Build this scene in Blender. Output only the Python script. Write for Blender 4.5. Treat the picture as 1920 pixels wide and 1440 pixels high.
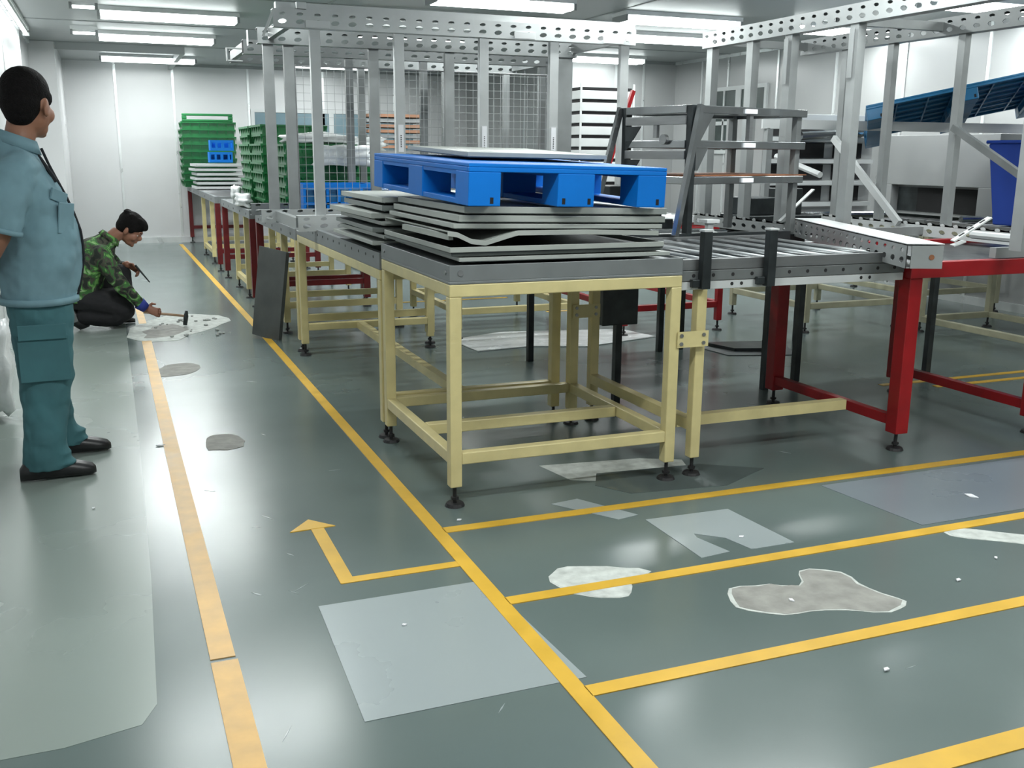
import bpy, bmesh, math, random
from mathutils import Vector, Matrix, Euler
random.seed(7)
S = bpy.context.scene
C = S.collection
for o in list(bpy.data.objects): bpy.data.objects.remove(o)

# ------------------------------------------------------------------ camera
cam_d = bpy.data.cameras.new('camera'); cam = bpy.data.objects.new('camera', cam_d); C.objects.link(cam)
YAW, PITCH, ROLL = .380766, .226047, .0078266
fw = Vector((math.sin(YAW)*math.cos(PITCH), math.cos(YAW)*math.cos(PITCH), -math.sin(PITCH)))
r0 = Vector((math.cos(YAW), -math.sin(YAW), 0)); u0 = r0.cross(fw)
rr = r0*math.cos(ROLL)+u0*math.sin(ROLL); uu = u0*math.cos(ROLL)-r0*math.sin(ROLL)
mw = Matrix((rr, uu, -fw)).transposed().to_4x4(); mw.translation = Vector((0, 0, 1.42))
cam.matrix_world = mw
cam_d.sensor_width = 36; cam_d.lens = 36*1872.2/1920; cam_d.clip_start = .02; cam_d.clip_end = 100
S.camera = cam
# ------------------------------------------------------------------ world, exposure
w = bpy.data.worlds.new('world'); S.world = w; w.use_nodes = True
w.node_tree.nodes['Background'].inputs[0].default_value = (.8, .9, 1, 1)
w.node_tree.nodes['Background'].inputs[1].default_value = .3
S.view_settings.view_transform = 'Standard'; S.view_settings.look = 'None'
S.view_settings.gamma = 1; S.view_settings.use_curve_mapping = False
S.view_settings.exposure = .40
LAMP_W = 34          # watts per ceiling fixture
LAMP_COL = (.965, 1, .99)

# ------------------------------------------------------------------ materials
def mat(name, col, rough=.5, metal=0, var=.08, scale=6, bump=0, bscale=40, col2=None, coat=0, rvar=.1, emit=None, detail=4, stretch=None, spec=.5):
    m = bpy.data.materials.new(name); m.use_nodes = True; nt = m.node_tree; N = nt.nodes; L = nt.links
    b = N['Principled BSDF']
    b.inputs['Metallic'].default_value = metal
    b.inputs['Specular IOR Level'].default_value = spec
    if emit:
        b.inputs['Emission Color'].default_value = (*col, 1); b.inputs['Emission Strength'].default_value = emit
    tc = N.new('ShaderNodeTexCoord'); mp = N.new('ShaderNodeMapping'); L.new(tc.outputs['Object'], mp.inputs[0])
    if stretch: mp.inputs['Scale'].default_value = stretch
    n = N.new('ShaderNodeTexNoise'); n.inputs['Scale'].default_value = scale; n.inputs['Detail'].default_value = detail
    L.new(mp.outputs[0], n.inputs['Vector'])
    r = N.new('ShaderNodeValToRGB'); c2 = col2 or tuple(max(0, c*(1-var*2.2)) for c in col)
    r.color_ramp.elements[0].color = (*c2, 1); r.color_ramp.elements[0].position = .25
    r.color_ramp.elements[1].color = (*col, 1); r.color_ramp.elements[1].position = .75
    L.new(n.outputs['Fac'], r.inputs[0]); L.new(r.outputs[0], b.inputs['Base Color'])
    mr = N.new('ShaderNodeMapRange'); mr.inputs['To Min'].default_value = max(.02, rough-rvar); mr.inputs['To Max'].default_value = min(1, rough+rvar)
    L.new(n.outputs['Fac'], mr.inputs['Value']); L.new(mr.outputs[0], b.inputs['Roughness'])
    if coat: b.inputs['Coat Weight'].default_value = coat; b.inputs['Coat Roughness'].default_value = .08
    if bump:
        n2 = N.new('ShaderNodeTexNoise'); n2.inputs['Scale'].default_value = bscale; n2.inputs['Detail'].default_value = 3
        L.new(mp.outputs[0], n2.inputs['Vector'])
        bp = N.new('ShaderNodeBump'); bp.inputs['Strength'].default_value = bump; bp.inputs['Distance'].default_value = .01
        L.new(n2.outputs['Fac'], bp.inputs['Height']); L.new(bp.outputs[0], b.inputs['Normal'])
    return m
M = {}
M['floor'] = mat('epoxy_floor', (.120, .158, .150), .24, var=.07, scale=1.3, bump=.03, bscale=3, rvar=.08, detail=8)
M['patch'] = mat('floor_patch_grey', (.29, .335, .34), .28, var=.012, scale=3, rvar=.03)
M['patch_blue'] = mat('floor_patch_blue', (.165, .195, .215), .28, var=.015, scale=3, rvar=.03)
M['patch_pale'] = mat('floor_aisle_pale', (.24, .285, .26), .27, var=.02, scale=1.2, rvar=.03)
M['patch_conc'] = mat('bare_concrete', (.33, .33, .30), .7, var=.2, scale=14, bump=.3)
M['chip'] = mat('chipped_edge', (.62, .66, .62), .7, var=.2, scale=20)
M['line'] = mat('yellow_line_paint', (.70, .42, .04), .4, var=.1, scale=8)
M['line_old'] = mat('worn_line_paint', (.72, .45, .16), .45, var=.14, scale=9, detail=8)
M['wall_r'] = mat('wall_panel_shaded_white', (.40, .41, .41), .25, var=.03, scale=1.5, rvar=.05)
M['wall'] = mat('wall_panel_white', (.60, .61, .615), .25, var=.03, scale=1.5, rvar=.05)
M['wall_grey'] = mat('wall_panel_grey', (.33, .34, .34), .3, var=.03, scale=1.5)
M['ceil'] = mat('ceiling_panel', (.36, .385, .385), .45, var=.05, scale=1.2)
M['joint'] = mat('aluminium_joint', (.75, .78, .78), .3, .5)
M['joint_dark'] = mat('dark_joint', (.28, .3, .3), .5)
M['tube'] = mat('lamp_tube', (.93, 1, .99), .4, emit=9)
M['lampbody'] = mat('lamp_body_white', (.8, .82, .82), .35)
M['black'] = mat('black_rubber', (.012, .012, .013), .6)
M['dark'] = mat('void_shade', (.006, .006, .007), .8)  # near-black colour standing in for shade inside slots, openings and gaps
M['cream'] = mat('cream_paint', (.66, .575, .285), .35, var=.09, scale=9, rvar=.08)
M['cream_pale'] = mat('dimmed_pale_cream_paint', (.40, .39, .27), .4, var=.12, scale=9)  # pale cream darkened to paint in the dimness at the right
M['plate'] = mat('weathered_plate', (.115, .125, .12), .45, .3, var=.2, scale=5)
M['red'] = mat('red_paint', (.33, .004, .008), .4, var=.15, scale=7)
M['dred'] = mat('shaded_red_paint', (.15, .006, .008), .45, var=.25, scale=9)  # red paint of the walkway benches, their shade put into the colour
M['steel'] = mat('brushed_steel', (.30, .31, .315), .36, .75, var=.1, scale=5, stretch=(1, 1, 8))
M['sheet'] = mat('galvanised_sheet', (.235, .255, .26), .45, .45, var=.12, scale=4, rvar=.12)
M['mirror'] = mat('polished_steel', (.40, .42, .43), .18, .95, var=.15, scale=5)
M['dsteel'] = mat('dark_steel', (.05, .06, .063), .34, .5, var=.3, scale=8)
M['alu_l'] = mat('pale_aluminium', (.47, .495, .495), .38, .1, var=.07, scale=8)
M['alu'] = mat('white_aluminium', (.29, .31, .31), .38, .15, var=.07, scale=8)
M['alu_grey'] = mat('grey_aluminium', (.19, .205, .205), .4, .3, var=.12, scale=7)
M['alu_white'] = mat('white_powder_coat', (.56, .585, .585), .38, 0, var=.05, scale=5)
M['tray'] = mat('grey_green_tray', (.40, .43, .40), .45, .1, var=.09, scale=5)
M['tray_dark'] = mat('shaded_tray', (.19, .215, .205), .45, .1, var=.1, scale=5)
M['blue'] = mat('blue_plastic', (.002, .17, .62), .5, var=.05, scale=5, rvar=.05, spec=.2)
M['blue2'] = mat('teal_blue_plastic', (.006, .15, .33), .4, var=.12, scale=5)
M['bin'] = mat('blue_bin_plastic', (.02, .07, .42), .42, var=.08, scale=4)
M['green'] = mat('green_plastic', (.003, .15, .035), .36, var=.15, scale=8)
M['bag'] = mat('white_film', (.72, .75, .75), .25, bump=.6, bscale=14, var=.06)
M['paper'] = mat('label_white', (.85, .87, .9), .6, var=.02)
M['brown'] = mat('brown_board', (.33, .17, .10), .7, var=.2, scale=6)
M['rust'] = mat('rusty_steel', (.34, .13, .055), .7, var=.3, scale=12)
M['glass'] = mat('blue_grey_glass', (.16, .25, .29), .12, var=.12, scale=1.5)
M['glassdark'] = mat('dark_green_glass', (.06, .085, .08), .12, var=.3, scale=2)
M['skin'] = mat('skin', (.33, .155, .095), .5, var=.08, scale=9)
M['skin_dark'] = mat('tanned_skin', (.30, .135, .085), .5, var=.1, scale=9)
M['hair'] = mat('black_hair', (.009, .008, .008), .8, var=.3, scale=60, bump=.7, bscale=160, spec=.15)
M['shirt'] = mat('grey_blue_cotton', (.17, .30, .35), .85, var=.12, scale=7, bump=.25, bscale=9)
M['trous'] = mat('teal_cotton', (.05, .155, .175), .85, var=.14, scale=6, bump=.3, bscale=8)
M['piping'] = mat('black_cloth', (.01, .012, .016), .8)
M['btrous'] = mat('black_trousers', (.009, .009, .011), .85, bump=.2, bscale=10)
M['bcuff'] = mat('blue_cuff', (.02, .04, .26), .8)
M['shoe'] = mat('black_leather', (.012, .012, .013), .38)
M['wood'] = mat('hammer_handle_wood', (.42, .28, .18), .6)
M['debris'] = mat('concrete_chips', (.50, .52, .50), .8, var=.2, scale=20)
M['puddle'] = mat('wet_film', (.10, .125, .12), .03, var=.1, scale=4, rvar=.015)
M['print'] = mat('black_print', (.05, .05, .06), .7)
M['eye'] = mat('eye_white', (.7, .7, .68), .3)
M['lips'] = mat('lips', (.33, .12, .09), .5)
def camo():
    m = bpy.data.materials.new('camouflage_cloth'); m.use_nodes = True; nt = m.node_tree; N = nt.nodes; L = nt.links
    b = N['Principled BSDF']; b.inputs['Roughness'].default_value = .85
    tc = N.new('ShaderNodeTexCoord'); n = N.new('ShaderNodeTexNoise'); n.inputs['Scale'].default_value = 11; n.inputs['Detail'].default_value = 2; n.inputs['Distortion'].default_value = 1.2
    L.new(tc.outputs['Object'], n.inputs['Vector'])
    r = N.new('ShaderNodeValToRGB'); r.color_ramp.interpolation = 'CONSTANT'; e = r.color_ramp.elements
    e[0].position = 0; e[0].color = (.012, .018, .012, 1); e[1].position = .42; e[1].color = (.05, .05, .035, 1)
    for p, c in ((.49, (.035, .12, .03)), (.56, (.12, .30, .07)), (.62, (.24, .36, .19)), (.68, (.03, .06, .025))):
        x = e.new(p); x.color = (*c, 1)
    L.new(n.outputs['Fac'], r.inputs[0]); L.new(r.outputs[0], b.inputs['Base Color']); return m
M['camo'] = camo()

# ------------------------------------------------------------------ mesh helpers
class MB:
    def __init__(s): s.v = []; s.f = []
    def add(s, vs, fs):
        k = len(s.v); s.v += [tuple(x) for x in vs]; s.f += [tuple(i+k for i in f) for f in fs]; return s
    def box(s, x0, y0, z0, x1, y1, z1):
        return s.add([(x0,y0,z0),(x1,y0,z0),(x1,y1,z0),(x0,y1,z0),(x0,y0,z1),(x1,y0,z1),(x1,y1,z1),(x0,y1,z1)],
                     [(0,3,2,1),(4,5,6,7),(0,1,5,4),(1,2,6,5),(2,3,7,6),(3,0,4,7)])
    def frame(s, p, q, up=(0,0,1)):
        p = Vector(p); q = Vector(q); d = (q-p).normalized(); u = Vector(up)
        if abs(d.dot(u)) > .98: u = Vector((1,0,0))
        a = d.cross(u).normalized(); b = a.cross(d).normalized(); return p, q, a, b
    def bar(s, p, q, wd, ht=None, up=(0,0,1)):
        ht = ht or wd; p, q, a, b = s.frame(p, q, up)
        vs = []
        for c in (p, q):
            for i, j in ((-1,-1),(1,-1),(1,1),(-1,1)): vs.append(c+a*wd/2*i+b*ht/2*j)
        return s.add(vs, [(0,1,2,3),(7,6,5,4),(0,4,5,1),(1,5,6,2),(2,6,7,3),(3,7,4,0)])
    def tube(s, p, q, r, n=8, r2=None):
        r2 = r if r2 is None else r2; p, q, a, b = s.frame(p, q); vs = []
        for c, R in ((p, r), (q, r2)):
            for i in range(n):
                t = 2*math.pi*i/n; vs.append(c+a*R*math.cos(t)+b*R*math.sin(t))
        return s.add(vs, [tuple(range(n-1,-1,-1)), tuple(range(n,2*n))]+[(i,(i+1)%n,n+(i+1)%n,n+i) for i in range(n)])
    def poly(s, pts, z0, z1):
        n = len(pts); vs = [(x,y,z0) for x,y in pts]+[(x,y,z1) for x,y in pts]
        return s.add(vs, [tuple(range(n-1,-1,-1)), tuple(range(n,2*n))]+[(i,(i+1)%n,n+(i+1)%n,n+i) for i in range(n)])
    def ell(s, c, r, n=16, m=10, rot=None):
        vs = []; fs = []; c = Vector(c); R = rot or Matrix.Identity(3)
        for j in range(m+1):
            ph = math.pi*j/m-math.pi/2
            for i in range(n):
                t = 2*math.pi*i/n
                vs.append(c+R@Vector((r[0]*math.cos(ph)*math.cos(t), r[1]*math.cos(ph)*math.sin(t), r[2]*math.sin(ph))))
        for j in range(m):
            for i in range(n): fs.append((j*n+i, j*n+(i+1)%n, (j+1)*n+(i+1)%n, (j+1)*n+i))
        return s.add(vs, fs)
    def loft(s, rings, n=16, cap=True):
        """rings: (center, axis_a vector, axis_b vector)"""
        vs = []; fs = []
        for c, a, b in rings:
            c, a, b = Vector(c), Vector(a), Vector(b)
            for i in range(n):
                t = 2*math.pi*i/n; vs.append(c+a*math.cos(t)+b*math.sin(t))
        k = len(rings)
        for j in range(k-1):
            for i in range(n): fs.append((j*n+i, j*n+(i+1)%n, (j+1)*n+(i+1)%n, (j+1)*n+i))
        if cap: fs += [tuple(range(n-1,-1,-1)), tuple((k-1)*n+i for i in range(n))]
        return s.add(vs, fs)
    def limb(s, pts, n=12):
        """pts: (x,y,z,r) tapering limb with rounded ends"""
        for i, (x,y,z,r) in enumerate(pts):
            s.ell((x,y,z), (r,r,r), n, 8)
            if i: 
                a = pts[i-1]; s.tube(a[:3], (x,y,z), a[3], n, r)
        return s
    def perf(s, L, Hh, pitch, rows, t=.004, n=8, start=None):
        """perforated plate in x-z plane, thickness t in y; rows: list of (zc, a, b)"""
        k = max(1, int(L/pitch)); p = L/k
        zs = [0]
        for i in range(len(rows)-1): zs.append((rows[i][0]+rows[i+1][0])/2)
        zs.append(Hh)
        for i in range(k):
            for j, (zc, ra, rb) in enumerate(rows):
                x0, x1, z0, z1 = i*p, (i+1)*p, zs[j], zs[j+1]; xc = (x0+x1)/2
                out = [(x1,zc),(x1,z1),(xc,z1),(x0,z1),(x0,zc),(x0,z0),(xc,z0),(x1,z0)]
                inn = [(xc+ra*math.cos(q*math.pi/4)+ (.35*rb*math.sin(q*math.pi/4)), zc+rb*math.sin(q*math.pi/4)) for q in range(8)]
                vs = [(x,0,z) for x,z in out]+[(x,0,z) for x,z in inn]+[(x,t,z) for x,z in out]+[(x,t,z) for x,z in inn]
                fs = []
                for q in range(8):
                    r_ = (q+1)%8
                    fs += [(q,8+q,8+r_,r_)[::1], (16+q,16+r_,24+r_,24+q), (8+q,24+q,24+r_,8+r_)]
                s.add(vs, fs)
        return s
    def xf(s, mtx, start=0):
        for i in range(start, len(s.v)): s.v[i] = tuple(mtx@Vector(s.v[i]))
        return s
    def mesh(s, name, m, smooth=False, bevel=0):
        me = bpy.data.meshes.new(name); me.from_pydata(s.v, [], s.f); me.update()
        bm = bmesh.new(); bm.from_mesh(me); bmesh.ops.recalc_face_normals(bm, faces=bm.faces); bm.to_mesh(me); bm.free()
        if m: me.materials.append(M[m] if isinstance(m, str) else m)
        if smooth:
            for p in me.polygons: p.use_smooth = True
        return me
    def build(s, name, m, parent=None, smooth=False, bevel=0, **kw):
        o = bpy.data.objects.new(name, s.mesh(name, m, smooth)); C.objects.link(o)
        if parent is not None: o.parent = parent
        if bevel:
            b = o.modifiers.new('bevel', 'BEVEL'); b.width = bevel; b.segments = 2; b.limit_method = 'ANGLE'
        for k, v in kw.items(): o[k] = v
        return o
def thing(name, label, cat, loc=(0,0,0), rz=0, group=None, rot=None):
    o = bpy.data.objects.new(name, None); C.objects.link(o); o.location = loc
    o.rotation_euler = rot if rot else (0,0,rz); o.empty_display_size = .1
    o['label'] = label; o['category'] = cat
    if group: o['group'] = group
    return o
def tag(o, label, cat, group=None):
    o['label'] = label; o['category'] = cat
    if group: o['group'] = group
    return o
def copy_tree(o, parent=None):
    c = o.copy(); C.objects.link(c)
    if parent is not None: c.parent = parent
    for ch in list(o.children): copy_tree(ch, c)
    return c
def struct(o): o['kind'] = 'structure'; return o
def bx(*a): return MB().box(*a)

# ------------------------------------------------------------------ room shell
XL, XR, YB, YF, ZC, YR, XS = -.78, 7.9, 17.0, -3.0, 2.75, 13.35, 5.9
floor = struct(bx(XL-.2, YF-.2, -.1, XR+.2, YB+.2, 0).build('floor', 'floor'))
ceil_ = struct(bx(XL-.2, YF-.2, ZC, XR+.2, YB+.2, ZC+.1).build('ceiling', 'ceil'))
wl = struct(bx(XL-.2, YF-.2, 0, XL, YB+.2, ZC).build('wall_left', 'wall'))
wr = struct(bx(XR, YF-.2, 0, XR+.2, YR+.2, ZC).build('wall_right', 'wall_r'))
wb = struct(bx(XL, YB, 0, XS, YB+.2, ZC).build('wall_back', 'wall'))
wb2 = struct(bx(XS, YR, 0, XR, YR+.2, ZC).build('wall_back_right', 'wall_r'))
wb3 = struct(bx(XS, YR+.2, 0, XS+.12, YB+.2, ZC).build('wall_return', 'wall_grey'))
wf = struct(bx(XL, YF-.2, 0, XR, YF, ZC).build('wall_front', 'wall'))
pil = struct(bx(XL, 14.3, 0, -.48, YB, ZC).build('wall_pier', 'wall'))
struct(bx(-.48, YB-.03, 0, 1.05, YB, .09).build('baseboard_back', 'joint'))
struct(bx(1.05, YB-.03, 0, XS, YB, .09).build('baseboard_back', 'wall'))
struct(bx(XL, YF, 0, XL+.02, 14.3, .08).build('baseboard_left', 'joint'))
struct(bx(XR-.02, YF, 0, XR, YR, .08).build('baseboard_right', 'joint'))
sof = struct(bx(-.47, 14.3, 2.66, 1.02, 14.36, ZC).build('trim_1', 'ceil'))
struct(bx(1.02, 14.3, 2.66, 1.08, YB, ZC).build('trim_2', 'ceil'))
def joint(par, *a, m='joint'): bx(*a).build('joint_strip', m, par)
for y in (-1, 1.3, 3.6, 5.9, 8.2, 10.5, 12.8): joint(wl, XL, y, .08, XL+.008, y+.03, ZC)
for x in (.22, 1.06, 2.2, 3.4, 4.6): joint(wb, x, YB-.012, .09, x+.035, YB, ZC)
for x in (6.9, 7.35): joint(wb2, x, YR-.01, 0, x+.03, YR, ZC)
for y in (1, 3.2, 5.4, 6.55, 7.55, 8.65, 9.75, 10.85, 11.95, 12.6): joint(wr, XR-.012, y, .08, XR, y+.035, ZC)
for y in (14.3, 15.6): joint(wb3, XS-.01, y, 0, XS, y+.03, ZC)
for y in (-2, .3, 2.6, 4.9, 7.3, 9.6, 11.9, 14.2):
    joint(ceil_, XL, y, ZC-.006, XR, y+.035, ZC, m='joint_dark')
for x in (2.0, 4.6): joint(ceil_, x, YF, ZC-.005, x+.03, YB, ZC, m='joint_dark')
# cornices
struct(bx(XL, YF, ZC-.035, XL+.03, 14.3, ZC).build('trim_3', 'joint'))
struct(bx(1.08, YB-.03, ZC-.04, XS, YB, ZC).build('trim_4', 'joint_dark'))
struct(bx(XR-.03, YF, ZC-.04, XR, YR, ZC).build('trim_5', 'joint'))
struct(bx(XS, YR-.03, ZC-.04, XR, YR, ZC).build('trim_6', 'joint_dark'))
# back window
win = struct(MB().box(2.24, YB-.03, 1.0, 5.0, YB, 1.05).box(2.24, YB-.03, 2.05, 5.0, YB, 2.1).box(2.24, YB-.03, 1.05, 2.3, YB, 2.05).box(4.94, YB-.03, 1.05, 5.0, YB, 2.05).build('window_1', 'alu_white'))
bx(3.5, YB-.028, 1.05, 3.58, YB, 2.05).build('window_post', 'alu_white', win)
bx(2.3, YB-.012, 1.05, 3.5, YB-.004, 2.05).build('pane', 'glass', win)
bx(3.58, YB-.012, 1.05, 4.94, YB-.004, 2.05).build('pane', 'glass', win)
# window on the right wall
win2 = struct(MB().box(XR-.03, 11.05, 2.28, XR, 12.35, 2.33).box(XR-.03, 11.05, 1.45, XR, 12.35, 1.5).box(XR-.03, 11.05, 1.5, XR, 11.1, 2.28).box(XR-.03, 12.3, 1.5, XR, 12.35, 2.28).build('window_2', 'alu_white'))
bx(XR-.028, 11.62, 1.5, XR, 11.74, 2.28).build('window_post', 'alu_white', win2)
bx(XR-.028, 12.0, 1.5, XR, 12.03, 2.28).build('window_post', 'alu_white', win2)
bx(XR-.028, 11.1, 1.83, XR, 12.3, 1.88).build('window_rail', 'alu_white', win2)
for y0, y1 in ((11.1, 11.62), (11.74, 12.0), (12.03, 12.3)):
    bx(XR-.014, y0, 1.88, XR-.004, y1, 2.28).build('pane', 'glassdark', win2)
    bx(XR-.014, y0, 1.5, XR-.004, y1, 1.83).build('pane', 'glassdark', win2)

# ------------------------------------------------------------------ ceiling lamps
def lamp_make(L=1.3, narrow=False):
    t = thing('ceiling_lamp', '', 'lamp', group='twin tube ceiling lamps')
    wd = .07 if narrow else .28
    MB().box(-L/2, -wd/2, .02, L/2, wd/2, .06).box(-L/2+.02, -.02, -.005, L/2-.02, .02, .02).build('casing', 'lampbody', t)
    for y in ((0,) if narrow else (-.08, .08)):
        MB().tube((-L/2+.03, y, -.012), (L/2-.03, y, -.012), .018 if narrow else .026, 10).build('tube', 'tube', t, smooth=False)
    for x in (-L/2, L/2-.025): bx(x, -wd/2, -.035, x+.025, wd/2, .02).build('end_cap', 'joint_dark', t)
    ld = bpy.data.lights.new('tube_light', 'AREA'); ld.shape = 'RECTANGLE'; ld.size = L-.1; ld.size_y = .14
    ld.energy = LAMP_W*(L/1.3)*(.12 if narrow else 1); ld.color = LAMP_COL
    lo = bpy.data.objects.new('tube_light', ld); C.objects.link(lo); lo.parent = t; lo.location = (0, 0, -.04)
    return t
lp = lamp_make(); first = True
LP = [(.69, 15.75, 'farthest twin-tube ceiling lamp of the left column, before the back wall'),
      (.67, 12.85, 'second farthest twin-tube ceiling lamp of the left column'),
      (.69, 10.75, 'nearest visible twin-tube ceiling lamp above the walkway on the left'),
      (3.3, 8.55, 'ceiling lamp cut by the top edge above the middle of the near rack'),
      (3.25, 15.6, 'far ceiling lamp seen through the posts of the left rack'),
      (6.0, 10.35, 'bright ceiling lamp in the gap between the two racks'),
      (5.3, 8.95, 'slim-looking ceiling lamp above the bright one between the racks'),
      (6.4, 12.85, 'ceiling lamp low in the gap behind the near rack, before the right back wall'),
      (7.15, 8.9, 'ceiling lamp seen under the top beam of the right rack'),
      (7.2, 6.98, 'ceiling lamp at the top right corner above the right rack'),
      (.69, 6.6, None), (.69, 2.4, None), (3.3, 6.3, None), (3.3, 4.2, None), (3.3, 1.6, None), (6.0, 6.6, None), (6.0, 4.2, None), (6.0, 1.6, None), (3.3, 11.2, 'ceiling lamp behind the top beams of the left rack, near its middle'), (3.3, -1, None)]
for i, (x, y, lab) in enumerate(LP):
    o = lp if i == 0 else copy_tree(lp)
    o.location = (x, y, 2.69); o['label'] = lab or 'twin-tube ceiling lamp above the picture over the %s' % {(.69,6.6):'standing man', (.69,2.4):'near end of the walkway', (3.3,6.3):'left rack', (3.3,4.2):'front table stack', (3.3,1.6):'middle of the near floor', (6.0,6.6):'slanted blue pallet', (6.0,4.2):'red table', (6.0,1.6):'right near floor', (3.3,-1):'floor behind the camera'}[(x, y)]
    if x > 5:
        for ch in o.children:
            if ch.type == 'LIGHT':
                ch.data = ch.data.copy(); ch.data.energy = LAMP_W*.5
for (x, y, L, rz, lab) in [(-.07, 10.2, .24, 0, 'short single-tube lamp left of the nearest walkway lamp'), (-.1, 12.4, .28, 0, 'short single-tube lamp left of the second walkway lamp'),
                       (-.7, 11.0, 3.6, math.pi/2, 'long single-tube lamp along the top of the left wall')]:
    o = lamp_make(L, True); o.location = (x, y, 2.69); o.rotation_euler.z = rz; o['label'] = lab; o['group'] = 'single tube ceiling lamps'

# ------------------------------------------------------------------ floor markings
def strip(name, m, pts, z=.0015, z0=0, lab=None):
    o = MB().poly(pts, z0, z).build(name, m, floor)
    if lab: o['label'] = lab
    return o
W_ = .055
def seg(x0, y0, x1, y1, wd=W_, m='line', z=.003, name='yellow_line'):
    d = Vector((x1-x0, y1-y0)).normalized(); n = Vector((-d.y, d.x))*wd/2
    strip(name, m, [(x0-n.x, y0-n.y), (x1-n.x, y1-n.y), (x1+n.x, y1+n.y), (x0+n.x, y0+n.y)], z, 0, 'yellow painted floor line')
k_ = .979
for a in [(1.085, .5, 1.085, 3.49), (1.085, 3.49, 1.08, 7.35), (1.08, 7.35, 1.05, 12), (1.05, 12, 1.02, 16.6),
          (1.11, 3.47, 7.8, 3.45), (1.11, 2.80, 7.8, 2.80), (1.11, 2.20, 7.8, 2.19)]: seg(*a)
seg(1.11, 1.61, 7.8, 1.59, wd=.07)
seg(.215, .6, .21, 2.72, .075, 'line_old'); seg(.208, 2.74, .2, 4.9, .07, 'line_old'); seg(.2, 4.9, .196, 8.05, .07, 'line_old'); seg(.196, 8.9, .19, 9.9, .06, 'line_old')
seg(1.06, 3.145, .635, 3.145, .045, z=.0026); seg(.658, 3.125, .658, 3.68, .05, z=.0022)
strip('yellow_arrow', 'line', [(.552, 3.655), (.729, 3.665), (.642, 3.768)], .0034, 0, 'yellow painted arrow head')
for a in [(2.3, 9.4, 3.7, 9.4), (2.6, 7.3, 3.4, 7.3), (4.5, 4.9, 6.4, 4.9), (6.4, 4.9, 6.4, 2.9), (4.8, 4.75, 5.9, 4.75), (3.7, 8.4, 5.4, 8.4)]: seg(*a, wd=.045)
strip('floor_patch', 'patch', [(.51, 2.27), (1.14, 2.27), (1.095, 2.98), (.53, 2.98)], .0016, 0, 'pale square floor patch')
strip('floor_patch', 'patch', [(1.90, 3.30), (2.28, 3.29), (2.31, 2.89), (2.12, 2.89), (2.09, 3.02), (2.0, 3.1), (1.99, 3.06), (2.03, 2.9), (1.9, 2.885)], .0016, 0, 'notched pale floor patch')
strip('floor_patch', 'patch_blue', [(2.84, 3.40), (4.6, 3.40), (4.6, 2.86), (2.9, 2.86)], .0016, 0, 'wide bluish floor patch')
def blob(pts, m, z=.0018, lab='worn floor patch', n=3, jit=.01):
    out = []
    k = len(pts)
    for i in range(k):
        p0, p1, p2, p3 = [Vector(pts[(i+j-1) % k]) for j in range(4)]
        for s in range(n):
            t = s/n; q = .5*((2*p1)+(-p0+p2)*t+(2*p0-5*p1+4*p2-p3)*t*t+(-p0+3*p1-3*p2+p3)*t**3)
            out.append((q.x+random.uniform(-jit, jit), q.y+random.uniform(-jit, jit)))
    return strip('floor_patch', m, out, z, 0, lab)
def blob2(pts, m, **k):
    c = sum((Vector(p) for p in pts), Vector((0, 0)))/len(pts)
    st = random.getstate(); blob([tuple(c+(Vector(p)-c)*1.05) for p in pts], 'chip', z=.0016, lab='chipped pale rim', jit=.006); random.setstate(st)
    return blob(pts, m, z=.0022, **k)
blob2([(1.80, 2.50), (1.86, 2.62), (2.0, 2.60), (2.08, 2.56), (2.16, 2.66), (2.28, 2.60), (2.28, 2.46), (2.32, 2.34), (2.22, 2.30), (2.05, 2.38), (1.9, 2.40)], 'patch_conc', lab='bare concrete patch')
blob2([(1.33, 2.80), (1.32, 2.92), (1.42, 2.98), (1.6, 2.9), (1.66, 2.84), (1.56, 2.80), (1.5, 2.70), (1.38, 2.74)], 'chip', lab='chipped pale patch')
0 and blob([(1.36, 2.38), (1.38, 2.58), (1.55, 2.72), (1.76, 2.66), (1.8, 2.5), (1.74, 2.36), (1.6, 2.28)], 'patch_blue', z=.0012, lab='bluish stain')
blob([(.36, 4.9), (.38, 5.12), (.5, 5.16), (.56, 5.0), (.5, 4.88)], 'patch_conc', lab='small round concrete patch')
0 and blob([(.26, 5.5), (.3, 5.9), (.48, 5.95), (.52, 5.6), (.4, 5.42)], 'patch_pale', lab='pale worn spot', z=.0012)
blob([(.22, 6.7), (.25, 7.0), (.42, 7.1), (.5, 6.9), (.4, 6.72)], 'patch_conc', lab='worn spot on the old line')
blob([(.1, 8.1), (.12, 8.7), (.4, 9.3), (.75, 9.25), (.9, 8.8), (.62, 8.35), (.4, 8.0)], 'chip', lab='chiselled rough patch of screed', jit=.03)
blob([(.2, 8.2), (.22, 8.6), (.4, 8.8), (.52, 8.5), (.4, 8.2)], 'patch_conc', z=.0024, lab='chiselled grey hole', jit=.03)
blob2([(2.93, 2.72), (3.02, 2.78), (3.22, 2.62), (3.5, 2.5), (3.5, 2.36), (3.3, 2.40), (3.1, 2.58)], 'chip', lab='long chipped strip')
strip('floor_patch', 'patch_pale', [(XL, 2.42), (-.2, 2.42), (-.02, 2.46), (.02, 2.55), (.04, 3.4), (.055, 5.0), (.06, 8.2), (.06, 12.0), (XL, 12.0)], .0009, 0, 'paler floor strip by the left wall')
strip('floor_patch', 'chip', [(1.78, 4.10), (2.28, 4.04), (2.46, 3.95), (2.42, 3.83), (1.98, 3.78), (1.83, 3.86)], .0016, 0, 'pale bare patch under the table leg')
strip('floor_patch', 'patch', [(1.62, 3.6), (1.75, 3.62), (1.9, 3.36), (1.8, 3.34)], .0016, 0, 'pale patch')
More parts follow.
